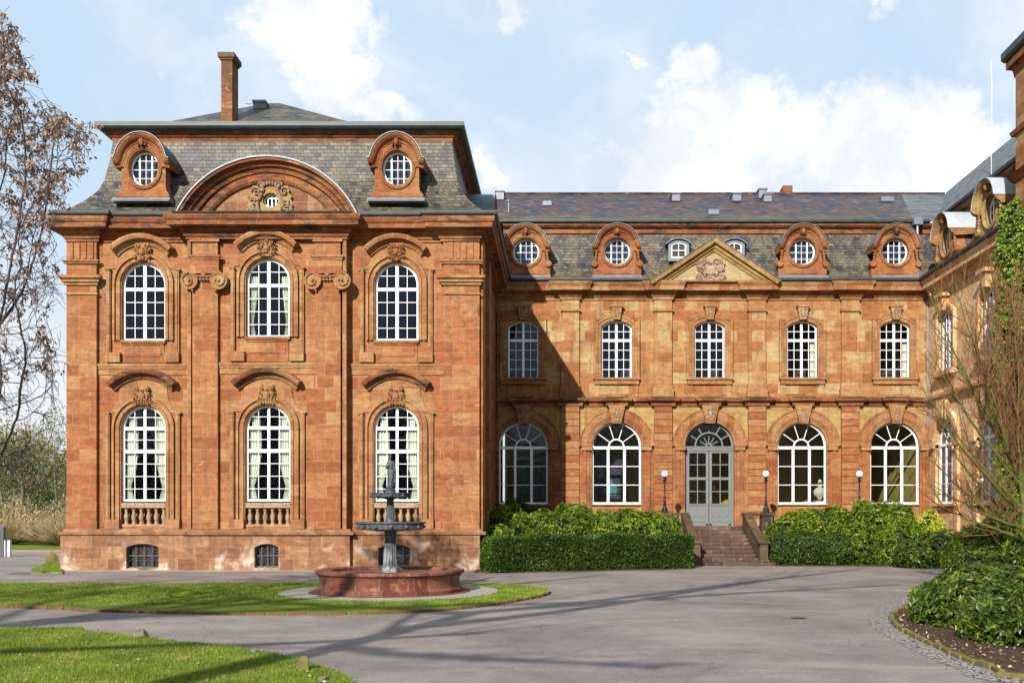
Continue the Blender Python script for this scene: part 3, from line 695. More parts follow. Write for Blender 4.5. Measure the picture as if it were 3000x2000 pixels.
# mansard: concave slopes, closed ring
ring = [(xl, yb), (xl, 0), (xr, 0), (xr, yb)]
mans = [(.58, 12.50), (.25, 12.72), (-.1, 13.02), (-.42, 13.38), (-.68, 13.75), (-.85, 14.2), (-.96, 14.8), (-1.08, 15.8)]
MB().sweep(ring, mans, plane='xy', side=-1, closed=True, open_prof=True).build('mansard_roof', 'slate_pavilion', pav)
MB().sweep(ring, [(-1.3, 15.72), (-1.06, 15.72), (-1.04, 15.84), (-.98, 15.86), (-.96, 15.92), (-.80, 16.0), (-.78, 16.08), (-1.3, 16.1)], plane='xy', side=-1, closed=True).build('upper_cornice', 'sandstone_dark', pav)
MB().sweep(ring, [(-.80, 16.0), (-.68, 16.04), (-.60, 16.12), (-.60, 16.27), (-.66, 16.27), (-.82, 16.2)], plane='xy', side=-1, closed=True).build('gutter', 'zinc', pav)
i0, i1, j0, j1 = xl + .8, xr - .8, .8, yb - .8
b0x, b1x, b0y, b1y = -4.65, 2.1, 2.3, 9.0; ax, ay = -1.55, 5.2
mb = MB().add([(i0, j0, 16.2), (i1, j0, 16.2), (i1, j1, 16.2), (i0, j1, 16.2), (b0x, b0y, 16.95), (b1x, b0y, 16.95), (b1x, b1y, 16.95), (b0x, b1y, 16.95), (ax - .25, ay, 18.86), (ax + .25, ay, 18.86)],
              [(0, 1, 5, 4), (1, 2, 6, 5), (2, 3, 7, 6), (3, 0, 4, 7), (4, 5, 9, 8), (5, 6, 9), (6, 7, 8, 9), (7, 4, 8)])
hr = mb.build('hip_roof', 'slate_hip', pav)
Q = Fac(YP + 4.6, XP)
MB().box(Q.X(746), Q.X(782), 4.4, 5.2, Q.Z(330), Q.Z(306)).box(Q.X(744), Q.X(784), 4.35, 5.25, Q.Z(306), Q.Z(300)).build('roof_vent', 'lead', hr)
MB().add([(Q.X(742), 3.42, Q.Z(340)), (Q.X(768), 3.42, Q.Z(340)), (Q.X(770), 3.7, Q.Z(333)), (Q.X(744), 3.7, Q.Z(333))], [(0, 1, 2, 3)]).build('skylight', 'lead', hr)
Q = Fac(37.0, XP); yq = 37.0 - YP
ch = MB().box(Q.X(648), Q.X(680), yq, yq + .7, 16.3, Q.Z(172)).build('chimney', 'chimney_brick', hr)
ch2 = MB().box(Q.X(648) - .05, Q.X(680) + .05, yq - .05, yq + .75, Q.Z(176), Q.Z(171)).box(Q.X(640), Q.X(688), yq - .1, yq + .8, Q.Z(170), Q.Z(156)).build('chimney_cap', 'mossy_stone', hr)
# arched pediment
cxm = P.X(792) + .14; Q = Fac(34.0, XP); zb = 12.46; hw = 3.16; rise = 2.0
ap = outline(hw, zb, zb, rise, 40)[1:-1]
tp = shift(outline(hw - .35, zb, zb, rise - .35, 40)[1:-1], cxm)
ocx, ocz = cxm, Fac(34.5, XP).Z(588)
octo = [(ocx + .29 * math.cos(R(22.5 + 45 * i)), ocz + .27 * math.sin(R(22.5 + 45 * i))) for i in range(8)]
ped = MB().wall(tp, [octo], -.42, -.1).build('pediment', 'sandstone_plinth', pav)
apc = shift(ap, cxm)
MB().sweep(apc, [(-.05, -.3), (-.05, -.95), (-.14, -.95), (-.17, -.78), (-.28, -.74), (-.34, -.62), (-.46, -.58), (-.5, -.43), (-.5, -.2)], side=1).build('archivolt', 'sandstone_dark', ped)
inn = shift(outline(hw - .98, zb, zb, rise - .78, 30)[1:-1], cxm)
MB().sweep(inn, [(.0, -.43), (.0, -.5), (.08, -.56), (.28, -.56), (.28, -.43)], side=1).build('archivolt', 'sandstone_dark', ped)
MB().sweep(apc, [(-.045, -1.0), (.0, -1.0), (.02, .0), (.02, 2.2), (-.045, 2.2)], side=1).build('roof_cover', 'pale_metal', ped)
MB().prism(tp, .2, 1.6).build('pediment_core', 'slate_pavilion', ped)
MB().sweep([(c0 - .3, -.42), (c1 + .3, -.42)], [(0, 12.44), (.66, 12.44), (.68, 12.49), (.0, 12.53)], plane='xy', side=-1).build('ledge', 'zinc', ped)
mb = MB().prism([(ocx - .8, zb), (ocx + .8, zb), (ocx + .8, zb + .42), (ocx + .65, zb + .42), (ocx + .62, zb + 1.1), (ocx - .62, zb + 1.1), (ocx - .65, zb + .42), (ocx - .8, zb + .42)], -.47, -.43)
mb = MB().wall([(ocx - .8, zb + .12), (ocx + .8, zb + .12), (ocx + .8, zb + .42), (ocx + .62, zb + 1.12), (ocx - .62, zb + 1.12), (ocx - .8, zb + .42)], [octo], -.47, -.41)
mb.build('cartouche_panel', 'sandstone_yellow', ped)
mb = MB(); r_ = random.Random(3)
for sg in (-1, 1):
    for (dx, dz, rr, tw_) in ((.5, .28, .17, 1), (.55, -.22, .16, -1), (.3, .5, .13, 1), (.68, -.38, .1, 1)):
        mb.tube([(ocx + sg * (dx + rr * (1 - i / 18) * math.cos(i * .55 * tw_)), -.53, ocz + dz + rr * (1 - i / 18) * math.sin(i * .55 * tw_)) for i in range(17)], .035, 5)
    mb.tube([(ocx + sg * (.34 + .1 * math.sin(i * .5)), -.53, ocz - .5 + i * .1) for i in range(10)], .06, 6)
    for i in range(16): mb.ball((ocx + sg * r_.uniform(.38, .78), -.5, ocz + r_.uniform(-.5, .1)), (r_.uniform(.03, .08), .06, r_.uniform(.03, .07)), 6, 5)
for i in range(7): mb.ball((ocx - .3 + i * .1, -.53, ocz + .48 + .1 * math.sin(i / 6 * math.pi)), (.06, .06, .08), 6, 5)
mb.build('cartouche', 'relief_stone', ped)
mb = MB().sweep(octo, [(0, -.3), (.04, -.3), (.04, -.24), (0, -.24)], side=1, closed=True)
for x in (-.14, 0, .14): mb.box(ocx + x - .018, ocx + x + .018, -.29, -.25, ocz - .26, ocz + .26)
mb.box(ocx - .27, ocx + .27, -.3, -.25, ocz + .09, ocz + .13); mb.box(ocx - .27, ocx + .27, -.3, -.25, ocz - .22, ocz - .19); mb.build('window', 'white_paint', ped)
MB().box(ocx - .3, ocx + .3, -.15, -.12, ocz - .3, ocz + .3).build('pane', 'frame_black', ped)

# ---------------------------------------------------------------- dormers
def dormer(parent, loc, rot=0, rx=.6, ry=.6, scroll=True, stone_='sandstone_red', cover='pale_metal', seed=5, Hh=2.47):
    cz = 1.27; s_ = Hh / 2.47
    ell = [(rx * math.cos(2 * math.pi * i / 28), cz + ry * math.sin(2 * math.pi * i / 28)) for i in range(28)]
    aw = .86; zsp = Hh - aw - .16
    top = [(-aw * math.cos(math.pi * i / 18), zsp + aw * math.sin(math.pi * i / 18)) for i in range(19)]
    if scroll: left = [(-1.08, .14), (-1.08, .52), (-1.0, .6), (-.9, .85), (-.84, 1.1)]
    else: left = [(-1.0, .14), (-1.0, .34), (-.9, .42), (-.86, .6)]
    outer = left + top + [(-x, z) for x, z in reversed(left)]
    d = MB().wall(outer, [ell], -.02, .42).build('dormer', stone_, parent, loc, rot)
    body = [(-.8, .14)] + [(x * .93, z - .06) for x, z in top] + [(.8, .14)]
    MB().prism(body, .43, 2.3).build('dormer_cheek', 'slate_wing' if scroll else 'slate_pavilion', d)
    MB().sweep(ell, [(.0, -.05), (.0, .05), (-.13, .0), (-.15, -.07), (-.08, -.1)], side=1, closed=True).build('ring_moulding', stone_, d)
    MB().sweep([(x, z) for x, z in [( -(rx + .02) * math.cos(math.pi * i / 20), cz + (ry + .02) * math.sin(math.pi * i / 20)) for i in range(21)]] , [(.12, -.02), (.12, -.09), (.2, -.09), (.2, -.02)], side=1).build('ring_moulding', stone_, d)
    hp = [(-1.08, zsp - .06), (-.93, zsp - .03)] + [(x, z) for x, z in top if z > zsp + .06] + [(.93, zsp - .03), (1.08, zsp - .06)]
    MB().sweep(hp, [(-.16, -.01), (-.16, -.1), (-.08, -.14), (-.04, -.24), (.04, -.32), (.10, -.34), (.12, .9), (-.1, .9)], side=1).build('hood_moulding', stone_, d)
    MB().sweep(hp, [(.125, -.37), (.148, -.37), (.148, 2.0), (.125, 2.0)], side=1).build('roof_cover', cover, d)
    mb = MB().box(-1.12, 1.12, -.2, .3, 0, .138); mb.add([(-1.12, -.35, -.02), (1.12, -.35, -.02), (1.12, -.2, .12), (-1.12, -.2, .12)], [(0, 1, 2, 3)]); mb.build('flashing', 'lead', d)
    mb = MB().box(-1.03, 1.03, -.08, .0, .142, .2).box(-.62, .62, -.05, 0, .26, .44)
    if scroll:
        for sg in (-1, 1):
            mb.lathe([(.13, -.14), (.15, -.10), (.15, .1), (.13, .3)], sg * 1.02, 0, 14, axis='y', cz=.68)
            for k in range(6): mb.ball((sg * (.97 - .015 * k), -.06, .86 + .13 * k), (.07, .07, .075), 6, 5)
    else:
        mb.box(-1.04, 1.04, -.1, .4, .2, .3); mb.box(-.98, .98, -.06, .4, .3, .38)
    mb.build('base_block', stone_, d)
    k = ornament(0, Hh - .3, .34, .42, -.14, seed, 16, .09); k.ball((0, -.2, Hh - .34), (.1, .1, .14)); k.build('keystone', 'sandstone_dark', d)
    fr = MB().sweep(ell, [(-.005, .2), (-.075, .2), (-.075, .27), (-.005, .27)], side=1 if False else -1, closed=True)
    fr = MB()
    e2 = [((rx - .035) * math.cos(2 * math.pi * i / 28), cz + (ry - .035) * math.sin(2 * math.pi * i / 28)) for i in range(28)]
    fr.sweep(e2, [(-.03, .18), (.03, .18), (.03, .25), (-.03, .25)], closed=True)
    for x, hw_ in ((-rx * .42, .027), (rx * .42, .027), (0, .008)):
        h_ = ry * math.sqrt(1 - (x / rx) ** 2) - .03; fr.box(x - hw_, x + hw_, .19 if hw_ > .02 else .2, .24, cz - h_, cz + h_)
    for z in (-.5, 0, .5):
        h_ = rx * math.sqrt(1 - z * z) - .03; fr.box(-h_, h_, .205, .235, cz + z * ry - .008, cz + z * ry + .008)
    fr.build('window_frame', 'white_paint', d)
    MB().add([(x * .98, .22, cz + (z - cz) * .98) for x, z in ell], [tuple(range(28))]).build('pane', 'glass', d)
    MB().box(-rx - .05, rx + .05, .40, .425, cz - ry - .05, cz + ry + .05).build('interior', 'interior_sky_tint', d)
    return d
YD = .1
Q = Fac(YP + YD, XP)
dp = dormer(pav, (Q.X(421), YD, Q.Z(596)), 0, .58, .63, False, 'sandstone_red'); dp.scale = (.92, 1, 1)
dup(dp, pav, (Q.X(1163), YD, Q.Z(596)))
dormer(pav, (xr - .15, 6.1, 12.9), R(90), .54, .63, False, 'sandstone_red', seed=8)

# ---------------------------------------------------------------- main wing
YM, XM = 44.0, 6.85
W = Fac(YM, XM)
wing = thing('palace_wing', (XM, YM, 0), 'long two storey sandstone wing with triangular pediment above its grey arched door', 'building')
x0, x1 = P.X(1403) + XP - XM, 16.6 - XM
WC = [W.X(v_) for v_ in (1533, 1806, 2078.5, 2349.5, 2621)]
PIL = [(W.X(a_), W.X(b_)) for a_, b_ in ((1645, 1697), (1916, 1968), (2191, 2242), (2463, 2515))]
ua = .68; uz0, uzs, urise = W.Z(1109), W.Z(957), .26
la = 1.11; lz0, lzs_ = W.Z(1476), W.Z(1308)
dz0 = W.Z(1540)
holes = []
for k, cx in enumerate(WC):
    holes.append(shift(outline(ua, uz0, uzs, urise, 8), cx))
    holes.append(shift(outline(la, dz0 if k == 2 else lz0, lzs_, la, 18), cx))
ztw = W.Z(870)
zsc = W.Z(1172)
mb = MB(); up_h = [h for i, h in enumerate(holes) if i % 2 == 0]; lo_h = [h for i, h in enumerate(holes) if i % 2]
mb.wall([(x0, zsc), (x1, zsc), (x1, ztw), (x0, ztw)], up_h, 0, .3); mb.build('wall', 'sandstone_ochre', wing)
zarch = W.Z(1186)
MB().wall([(x0, -.1), (x1, -.1), (x1, zsc - .001), (x0, zsc - .001)], lo_h, 0.002, .3).build('wall', 'sandstone_yellow', wing)
MB().box(x0, x1, 8, 8.3, 0, 12).build('wall', 'sandstone_ochre', wing)
room(wing, x0 + .5, x1 - .4, .32, 6.2, dz0 - .1, lzs_ + 1.6, 'interior_olive')
room(wing, x0 + .5, WC[2] + 1.5, .32, 3.0, uz0 - .7, uzs + .8, 'interior_sky_tint'); room(wing, WC[2] + 1.72, x1 - .4, .32, 3.0, uz0 - .7, uzs + .8, 'interior')
# rusticated pilasters
for k, (a_, b_) in enumerate(PIL):
    mb = MB(); zt = W.Z(1188); n = 17; zb_ = .1
    h = (zt - W.Z(1540)) / n
    for i in range(n):
        z_ = W.Z(1540) + i * h; mb.box(a_, b_, -.16, .01, z_ + .025, z_ + h)
    mb.box(a_ + .02, b_ - .02, -.12, .008, zb_, zt)
    mb.build('rusticated_pilaster', 'sandstone_rustic', wing)
    MB().box(a_, b_, -.14, .01, W.Z(1130), W.Z(876)).build('pilaster', 'sandstone_ochre', wing)
    mb = MB().box(a_ - .05, b_ + .05, -.22, .01, W.Z(914), W.Z(908)).build('pilaster_cap', 'sandstone_trim', wing); mb = MB().box(a_ - .03, b_ + .03, -.19, .01, W.Z(1140), W.Z(1128)).box(a_ - .07, b_ + .07, -.24, .01, W.Z(1163), W.Z(1140))
    mb.build('pilaster_base', 'sandstone_trim', wing)
# string course, ressauts over pilasters and keystones
def ress(y0_, items, a_, b_):
    pth = [(a_, y0_)]
    for (p, q, pr) in sorted(items): pth += [(p, y0_), (p, y0_ - pr), (q, y0_ - pr), (q, y0_)]
    return pth + [(b_, y0_)]
items = [(p - .08, q + .08, .16) for p, q in PIL] + [(cx - .42, cx + .42, .2) for cx in WC]
pth = ress(0, items, x0 + .01, x1 - .01)
MB().sweep(pth, [(-.05, W.Z(1190)), (.06, W.Z(1190)), (.08, W.Z(1182)), (.13, W.Z(1179)), (.24, W.Z(1176)), (.27, W.Z(1168)), (.05, W.Z(1163)), (-.05, W.Z(1163))], plane='xy', side=-1).build('string_course', 'sandstone_dark', wing)
for (p, q, pr) in items[1:]: MB().box(p - .1, q + .1, -pr - .29, -.05, W.Z(1166), W.Z(1163.8)).build('moss_cap', 'mossy_rock', wing)
# jambs, archivolts, keystones
for k, cx in enumerate(WC):
    zb = dz0 if k == 2 else lz0
    arc = [(cx - la * math.cos(math.pi * i / 26), lzs_ + la * math.sin(math.pi * i / 26)) for i in range(27)]
    MB().sweep(arc, [(.0, .03), (.0, -.06), (.06, -.08), (.12, -.08), (.14, -.12), (.20, -.12), (.22, -.16), (.5, -.17), (.54, -.2), (.58, -.2), (.58, .03)], side=1).build('archivolt', 'sandstone_arch', wing)
    for sg in (-1, 1):
        mb = MB()
        def bx(u0, u1, y_, z0_, z1_):
            p, q = sorted((cx + sg * u0, cx + sg * u1)); mb.box(p, q, y_, .03, z0_, z1_)
        zl = .1 if k != 2 else dz0
        bx(la, la + .1, -.06, zl, lzs_ - .17); bx(la + .1, la + .24, -.12, zl, lzs_ - .17); bx(la + .24, la + .40, -.17, zl, lzs_ - .17); bx(la + .4, la + .62, -.1, zl, lzs_ - .17)
        mb.build('window_jamb', 'sandstone_red', wing)
    for sg in (-1, 1):
        mb = MB()
        p, q = sorted((cx + sg * (la - .0), cx + sg * (la + .46))); mb.box(p, q, -.23, .03, lzs_ - .17, lzs_ + .05)
        p, q = sorted((cx + sg * (la - .0), cx + sg * (la + .5))); mb.box(p, q, -.26, .03, lzs_ + .01, lzs_ + .07)
        mb.build('impost', 'sandstone_trim', wing)
    mb = MB().prism([(cx - .2, W.Z(1241)), (cx + .2, W.Z(1241)), (cx + .38, W.Z(1188)), (cx - .38, W.Z(1188))], -.34, -.02)
    mb.prism([(cx - .16, W.Z(1236)), (cx + .16, W.Z(1236)), (cx + .3, W.Z(1192)), (cx - .3, W.Z(1192))], -.37, -.34)
    mb.build('keystone', 'sandstone_trim', wing)
    ornament(cx, W.Z(1214), .3, .62, -.38, 60 + k, 30, .035).build('keystone_relief', 'relief_stone', wing)
    # upper window surround (eared), keystone, sill, apron
    e = .0; pr = [(-ua, uz0), (-ua, uzs + .14), (-ua * .55, uzs + .16), (-.36, uzs + .30), (.36, uzs + .30), (ua * .55, uzs + .16), (ua, uzs + .14), (ua, uz0)]
    pr = shift(outline(ua, uz0, uzs, urise, 8), cx)
    MB().sweep(pr, [(.0, .03), (.0, -.06), (.05, -.08), (.14, -.08), (.16, -.12), (.25, -.13), (.25, .03)], side=1).build('window_surround', 'sandstone_trim', wing)
    mb = MB(); outp = [(cx - ua - .36, uz0), (cx - ua - .36, uzs + .36), (cx - .62, uzs + .36), (cx - .5, uzs + .50), (cx + .5, uzs + .50), (cx + .62, uzs + .36), (cx + ua + .36, uzs + .36), (cx + ua + .36, uz0)]
    inp = shift(outline(ua + .2, uz0 - .0, uzs, urise + .1, 8), cx)
    mb.prism(outp + list(reversed(inp)), -.07, .02)
    mb.sweep(outp, [(-.1, -.06), (-.1, -.11), (0, -.14), (0, -.06)], side=1)
    mb.build('window_surround', 'sandstone_ochre', wing)
    mb = MB().prism([(cx - .15, W.Z(938)), (cx + .15, W.Z(938)), (cx + .24, W.Z(902)), (cx - .24, W.Z(902))], -.26, 0)
    mb.box(cx - .29, cx + .29, -.3, 0, W.Z(902), W.Z(897)); mb.build('keystone', 'sandstone_trim' if k < 3 else 'sandstone_arch', wing)
    ornament(cx, W.Z(919), .24, .46, -.27, 80 + k, 26, .035).build('keystone_relief', 'relief_stone', wing)
    mb = MB().box(cx - 1.05, cx + 1.05, -.22, .02, W.Z(1113), W.Z(1107)).box(cx - 1.0, cx + 1.0, -.15, .02, W.Z(1126), W.Z(1113))
    mb.build('sill', 'sandstone_trim', wing)
    mb = MB().box(cx - .98, cx - .75, -.07, .02, W.Z(1163), W.Z(1126)).box(cx + .75, cx + .98, -.07, .02, W.Z(1163), W.Z(1126)).box(cx - .75, cx + .75, -.03, .02, W.Z(1163), W.Z(1126)).box(cx - .7, cx + .7, -.06, -.03, W.Z(1156), W.Z(1131))
    mb.build('apron', 'sandstone_ochre', wing)
    if k != 2:
        MB().box(cx - la - .1, cx + la + .1, -.1, .25, lz0 - .06, lz0 - .002).build('sill', 'sandstone_trim', wing)
        MB().box(cx - .9, cx + .9, -.05, .01, .9, lz0 - .16).build('apron', 'sandstone_red', wing)
# windows of the wing
U_z = uzs - uz0; trz = W.Z(996) - uz0
def wu(par, loc):
    A = ua
    o = win_frame(A, 0, U_z, urise, [(0, .05, None, None), (-.33, .011, None, None), (.33, .011, None, None)],
                  [(trz, .055)] + [(trz * q / 4, .011) for q in (1, 2, 3)] + [(trz + .4, .011)], .065, .07, 8).build('window', 'white_paint', par, loc)
    pane(A, 0, U_z, urise, .04).build('pane', 'glass', o); return o
for k, cx in enumerate(WC):
    o = put_window(wu, None, wing, (cx, .10, uz0), st, 'wu')
    if k > 2:
        curtain(.42, .62, .1, trz, None, 1, k).build('curtain', 'curtain', o)
H_ = lzs_ - lz0
def fan(mb, A, zs, n_r, y0_, y1_, w_=.014, ri=.34):
    mb.sweep([(-ri * math.cos(math.pi * i / 14), zs + ri * math.sin(math.pi * i / 14)) for i in range(15)], [(-.03, y0_), (.03, y0_), (.03, y1_), (-.03, y1_)], side=1)
    for i in range(1, n_r + 1):
        t = math.pi * i / (n_r + 1); c_, s_ = math.cos(t), math.sin(t)
        p0 = Vector((c_ * ri, zs + s_ * ri)); p1 = Vector((c_ * (A - .04), zs + s_ * (A - .04))); nn = Vector((-s_, c_)) * w_
        mb.prism([tuple(p0 - nn), tuple(p1 - nn), tuple(p1 + nn), tuple(p0 + nn)], y0_ + .01, y1_ - .01)
def wl(par, loc):
    A = la; th = .42
    mb = win_frame(A, 0, H_, A, [(-.37, .055, None, H_), (.37, .055, None, H_)], [(H_ * .335, .013), (H_ * .66, .013)], .08, .09, 24)
    mb.box(-A + .04, A - .04, -.02, .08, H_ - .10, H_ + .02); fan(mb, A, H_ + .0, 4, .01, .07)
    mb.box(-A, A, -.04, .09, -.05, .04)
    o = mb.build('window', 'white_paint', par, loc); pane(A, 0, H_, A, .045).build('pane', 'glass', o); return o
for k, cx in enumerate(WC):
    if k != 2: put_window(wl, None, wing, (cx, .12, lz0), st, 'wl')
# door
D = MB(); cx = WC[2]; DH = lzs_ - dz0
D.sweep(outline(la, 0, DH, la, 24), [(0, 0), (-.09, 0), (-.09, .1), (0, .1)], closed=True)
D.box(-la + .04, la - .04, -.04, .1, DH - .16, DH + .03); D.box(-la + .04, la - .04, -.07, .1, DH - .03, DH + .03); fan(D, la, DH + .03, 5, .01, .07, .025, .62)
fan(D, .5, DH + .03, 5, .012, .068, .02, .12)
door = D.build('door', 'grey_paint', wing, (cx, .17, dz0)); pane(la, DH + .03, DH + .03, la, .06, .02).build('pane', 'glass', door)
for sg in (-1, 1):
    L = MB(); xa, xb = (.015, la - .1) if sg > 0 else (-la + .1, -.015)
    z_h = DH - .17; zp = .98
    L.box(xa, xa + .12, 0, .07, .02, z_h); L.box(xb - .12, xb, 0, .07, .02, z_h); L.box(xa, xb, .005, .065, .02, .14); L.box(xa, xb, .005, .065, z_h - .1, z_h)
    L.box(xa, xb, .004, .066, DH * .60 - .06, DH * .60 + .06); L.box(xa, xb, .006, .064, zp - .1, zp + .02)
    L.box(xa + .05, xb - .05, -.025, .02, zp - .02, zp + .03)
    L.box(xa + .1, xb - .1, .03, .05, .1, zp)
    for q in (0, 1):
        w2 = (xb - xa - .28) / 2; xs = xa + .13 + q * (w2 + .02); c_ = .06
        for (za, zb2) in ((.42, .85), (.17, .38)):
            L.prism([(xs + c_, za), (xs + w2 - c_, za), (xs + w2, za + c_), (xs + w2, zb2 - c_), (xs + w2 - c_, zb2), (xs + c_, zb2), (xs, zb2 - c_), (xs, za + c_)], .01, .03)
    xm = (xa + xb) / 2; L.box(xm - .02, xm + .02, .015, .055, zp, z_h)
    for z_ in (zp + (DH * .6 - zp) * .5, DH * .6 + (z_h - DH * .6) * .5): L.box(xa, xb, .017, .053, z_ - .02, z_ + .02)
    o = L.build('door_leaf', 'grey_paint', door)
    MB().add([(xa + .05, .04, zp), (xb - .05, .04, zp), (xb - .05, .04, z_h), (xa + .05, .04, z_h)], [(0, 1, 2, 3)]).build('pane', 'glass', door)
MB().tube([(.08, -.06, .96), (.08, -.06, 1.0), (.08, -.05, 1.05)], .012).box(.05, .11, -.01, .0, .88, 1.12).build('door_handle', 'pale_metal', door)
# cornice
items2 = [(p - .02, q + .02, .14) for p, q in PIL]; Q = Fac(43.45, XM)
pth = ress(0, items2, x0 + .01, x1 + .0)
zc_ = 12.32
MB().sweep(pth, [(-.1, W.Z(880)), (.05, W.Z(880)), (.06, W.Z(873)), (.12, W.Z(870)), (.16, W.Z(862)), (.26, W.Z(860)), (.26, W.Z(858)), (.46, W.Z(857)), (.47, W.Z(846)), (.50, W.Z(843)), (.55, W.Z(837)), (.55, W.Z(833)), (-.1, W.Z(830))], plane='xy', side=-1).build('cornice', 'sandstone_arch', wing)
zg = W.Z(834)
PA, PB = W.X(1900), W.X(2272)
for a_, b_ in ((x0 + .7, PA), (PB, x1 - .5)):
    MB().sweep([(a_, 0), (b_, 0)], [(.53, zg + .03), (.62, zg + .03), (.66, zg + .08), (.66, zg + .17), (.62, zg + .17), (.53, zg + .12)], plane='xy', side=-1).build('gutter', 'zinc', wing)
ztm = 15.0
MB().sweep([(x0 + .3, 0), (x1 + 1.6, 0)], [(.55, zg + .05), (.1, zg + .18), (-.3, zg + .5), (-.6, zg + 1.1), (-.95, ztm)], plane='xy', side=-1, open_prof=True).build('mansard_roof', 'slate_wing', wing)
MB().sweep([(x0 + .3, 0), (x1 + 1.0, 0)], [(-1.2, ztm - .12), (-.86, ztm - .12), (-.84, ztm + .08), (-.72, ztm + .12), (-.62, ztm + .2), (-.62, ztm + .28), (-1.2, ztm + .28)], plane='xy', side=-1).build('upper_cornice', 'sandstone_dark', wing)
MB().sweep([(x0 + .3, 0), (x1 + .3, 0)], [(-.66, ztm + .29), (-.54, ztm + .29), (-.5, ztm + .34), (-.5, ztm + .44), (-.56, ztm + .44), (-.7, ztm + .36)], plane='xy', side=-1).build('gutter', 'zinc', wing)
zu = ztm + .34; yr, zr = 7.0, 18.7
xs_ = W.X(2692) ; 
Qr = Fac(YM + yr, XM); xs_r = Qr.X(2640)
rf = MB().add([(x0 - .5, .62, zu), (xs_, .62, zu), (xs_r, yr, zr), (x0 - .5, yr, zr), (x0 - .5, yr + 7, zu), (x1 + 9, yr + 7, zu)], [(0, 1, 2, 3), (3, 2, 5, 4)]).build('upper_roof', 'slate_upper', wing)
MB().add([(xs_ + .0, .62, zu), (x1 + 1.0, .62, zu), (x1 + 3.6, yr, zr), (xs_r, yr, zr)], [(0, 1, 2, 3)]).build('upper_roof', 'slate_grey', wing)
MB().tube([(x0, yr, zr + .02), (x1 + 3.5, yr, zr + .02)], .07, 6).build('ridge_tile', 'slate_upper', rf)
def onroof(px, py):     # the point of the upper slope seen at a picture position
    k = (zr - zu) / (yr - .62)      # z = zu + k*(y-.62), y local
    t_ = (PY - py) / F; Y_ = (CH - zu + k * (YM + .62)) / (k - t_)
    return ((px - PX) / F * Y_ - XM, Y_ - YM, CH + t_ * Y_)
for (px, py, w_, h_, m_) in ((1465, 584, .42, .3, 'lead'), (1979, 588, .4, .25, 'lead'), (2156, 588, .42, .25, 'lead'), (2232, 580, .4, .35, 'lead'), (2246, 590, .38, .25, 'lead')):
    p = onroof(px, py); MB().box(p[0] - w_ / 2, p[0] + w_ / 2, p[1] - .3, p[1] + .5, p[2] - .1, p[2] + h_).box(p[0] - w_ / 2 - .04, p[0] + w_ / 2 + .04, p[1] - .36, p[1] + .5, p[2] + h_, p[2] + h_ + .04).build('roof_vent', m_, rf)
for (px, py, w_) in ((1603, 600, .44), (2089, 626, .5), (2596, 588, .62)):
    p = onroof(px, py); sk = .5
    MB().box(p[0] - w_ / 2, p[0] + w_ / 2, p[1] - .25, p[1] + .3, p[2] - .1, p[2] + .1).build('skylight', 'pale_metal', rf)
    MB().add([(p[0] - w_ / 2 + .05, p[1] - .22, p[2] + .1), (p[0] + w_ / 2 - .05, p[1] - .22, p[2] + .1), (p[0] + w_ / 2 - .05, p[1] + .26, p[2] + .3), (p[0] - w_ / 2 + .05, p[1] + .26, p[2] + .3)], [(0, 1, 2, 3)]).build('skylight_pane', 'lead', rf)
p = onroof(1490, 622); MB().lathe([(.05, p[2] - .1), (.05, p[2] + .5), (.1, p[2] + .5), (.1, p[2] + .56)], p[0], p[1], 10).build('vent_pipe', 'pale_metal', rf)
Qc = Fac(YM + yr + .3, XM); MB().box(Qc.X(2291), Qc.X(2318), yr, yr + .8, zr - .4, Qc.Z(549)).box(Qc.X(2295), Qc.X(2308), yr + .2, yr + .6, Qc.Z(549), Qc.Z(545)).build('chimney', 'chimney_brick', rf)
# round dormers
DY = -.05; Q = Fac(YM + DY, XM); dz_ = Q.Z(819)
dd = None
for px, sd in ((1541, 5), (1808, 6), (2351, 7), (2623, 9)):
    dormer(wing, (Q.X(px), DY, dz_), 0, .6, .6, True, 'sandstone_red' , seed=sd)
# pediment
cx = W.X(2087); zb = zg + .0; apex = Fac(43.15, XM).Z(694); hb = 2.88
fp = [(cx - hb, zb), (cx, apex), (cx + hb, zb)]
th = [(x, z) for x, z in ((cx - hb + .75, zb), (cx + hb - .75, zb), (cx, apex - .55))]
pd = MB().prism(th, -.42, 1.8).build('pediment', 'sandstone_cream', wing)
MB().sweep(fp, [(-.44, -.36), (-.44, -.48), (-.34, -.52), (-.32, -.60), (-.2, -.62), (-.18, -.78), (-.04, -.82), (-.0, -.84), (.0, 2.6), (-.44, 2.6)], side=1).build('raking_cornice', 'sandstone_yellow', pd)
MB().sweep(fp, [(.003, -.87), (.03, -.87), (.03, 2.7), (.003, 2.7)], side=1).build('roof_cover', 'slate_grey', pd)
MB().sweep([(cx - hb - .02, 0), (cx + hb + .02, 0)], [(0, zg - .02), (.66, zg - .02), (.68, zg + .05), (0, zg + .12)], plane='xy', side=-1).build('ledge', 'sandstone_trim', pd)
Q = Fac(43.55, XM)
orn = ornament(Q.X(2082), Q.Z(793), 1.28, 1.12, -.47, 98, 62, .10)
for sg in (-1, 1):
    orn.tube([(Q.X(2082) + sg * (.12 + .09 * k), -.5, Q.Z(793) - .5 + .05 * math.sin(k * 2.2)) for k in range(7)], .045, 5)
orn.build('coat_of_arms', 'relief_stone', pd)
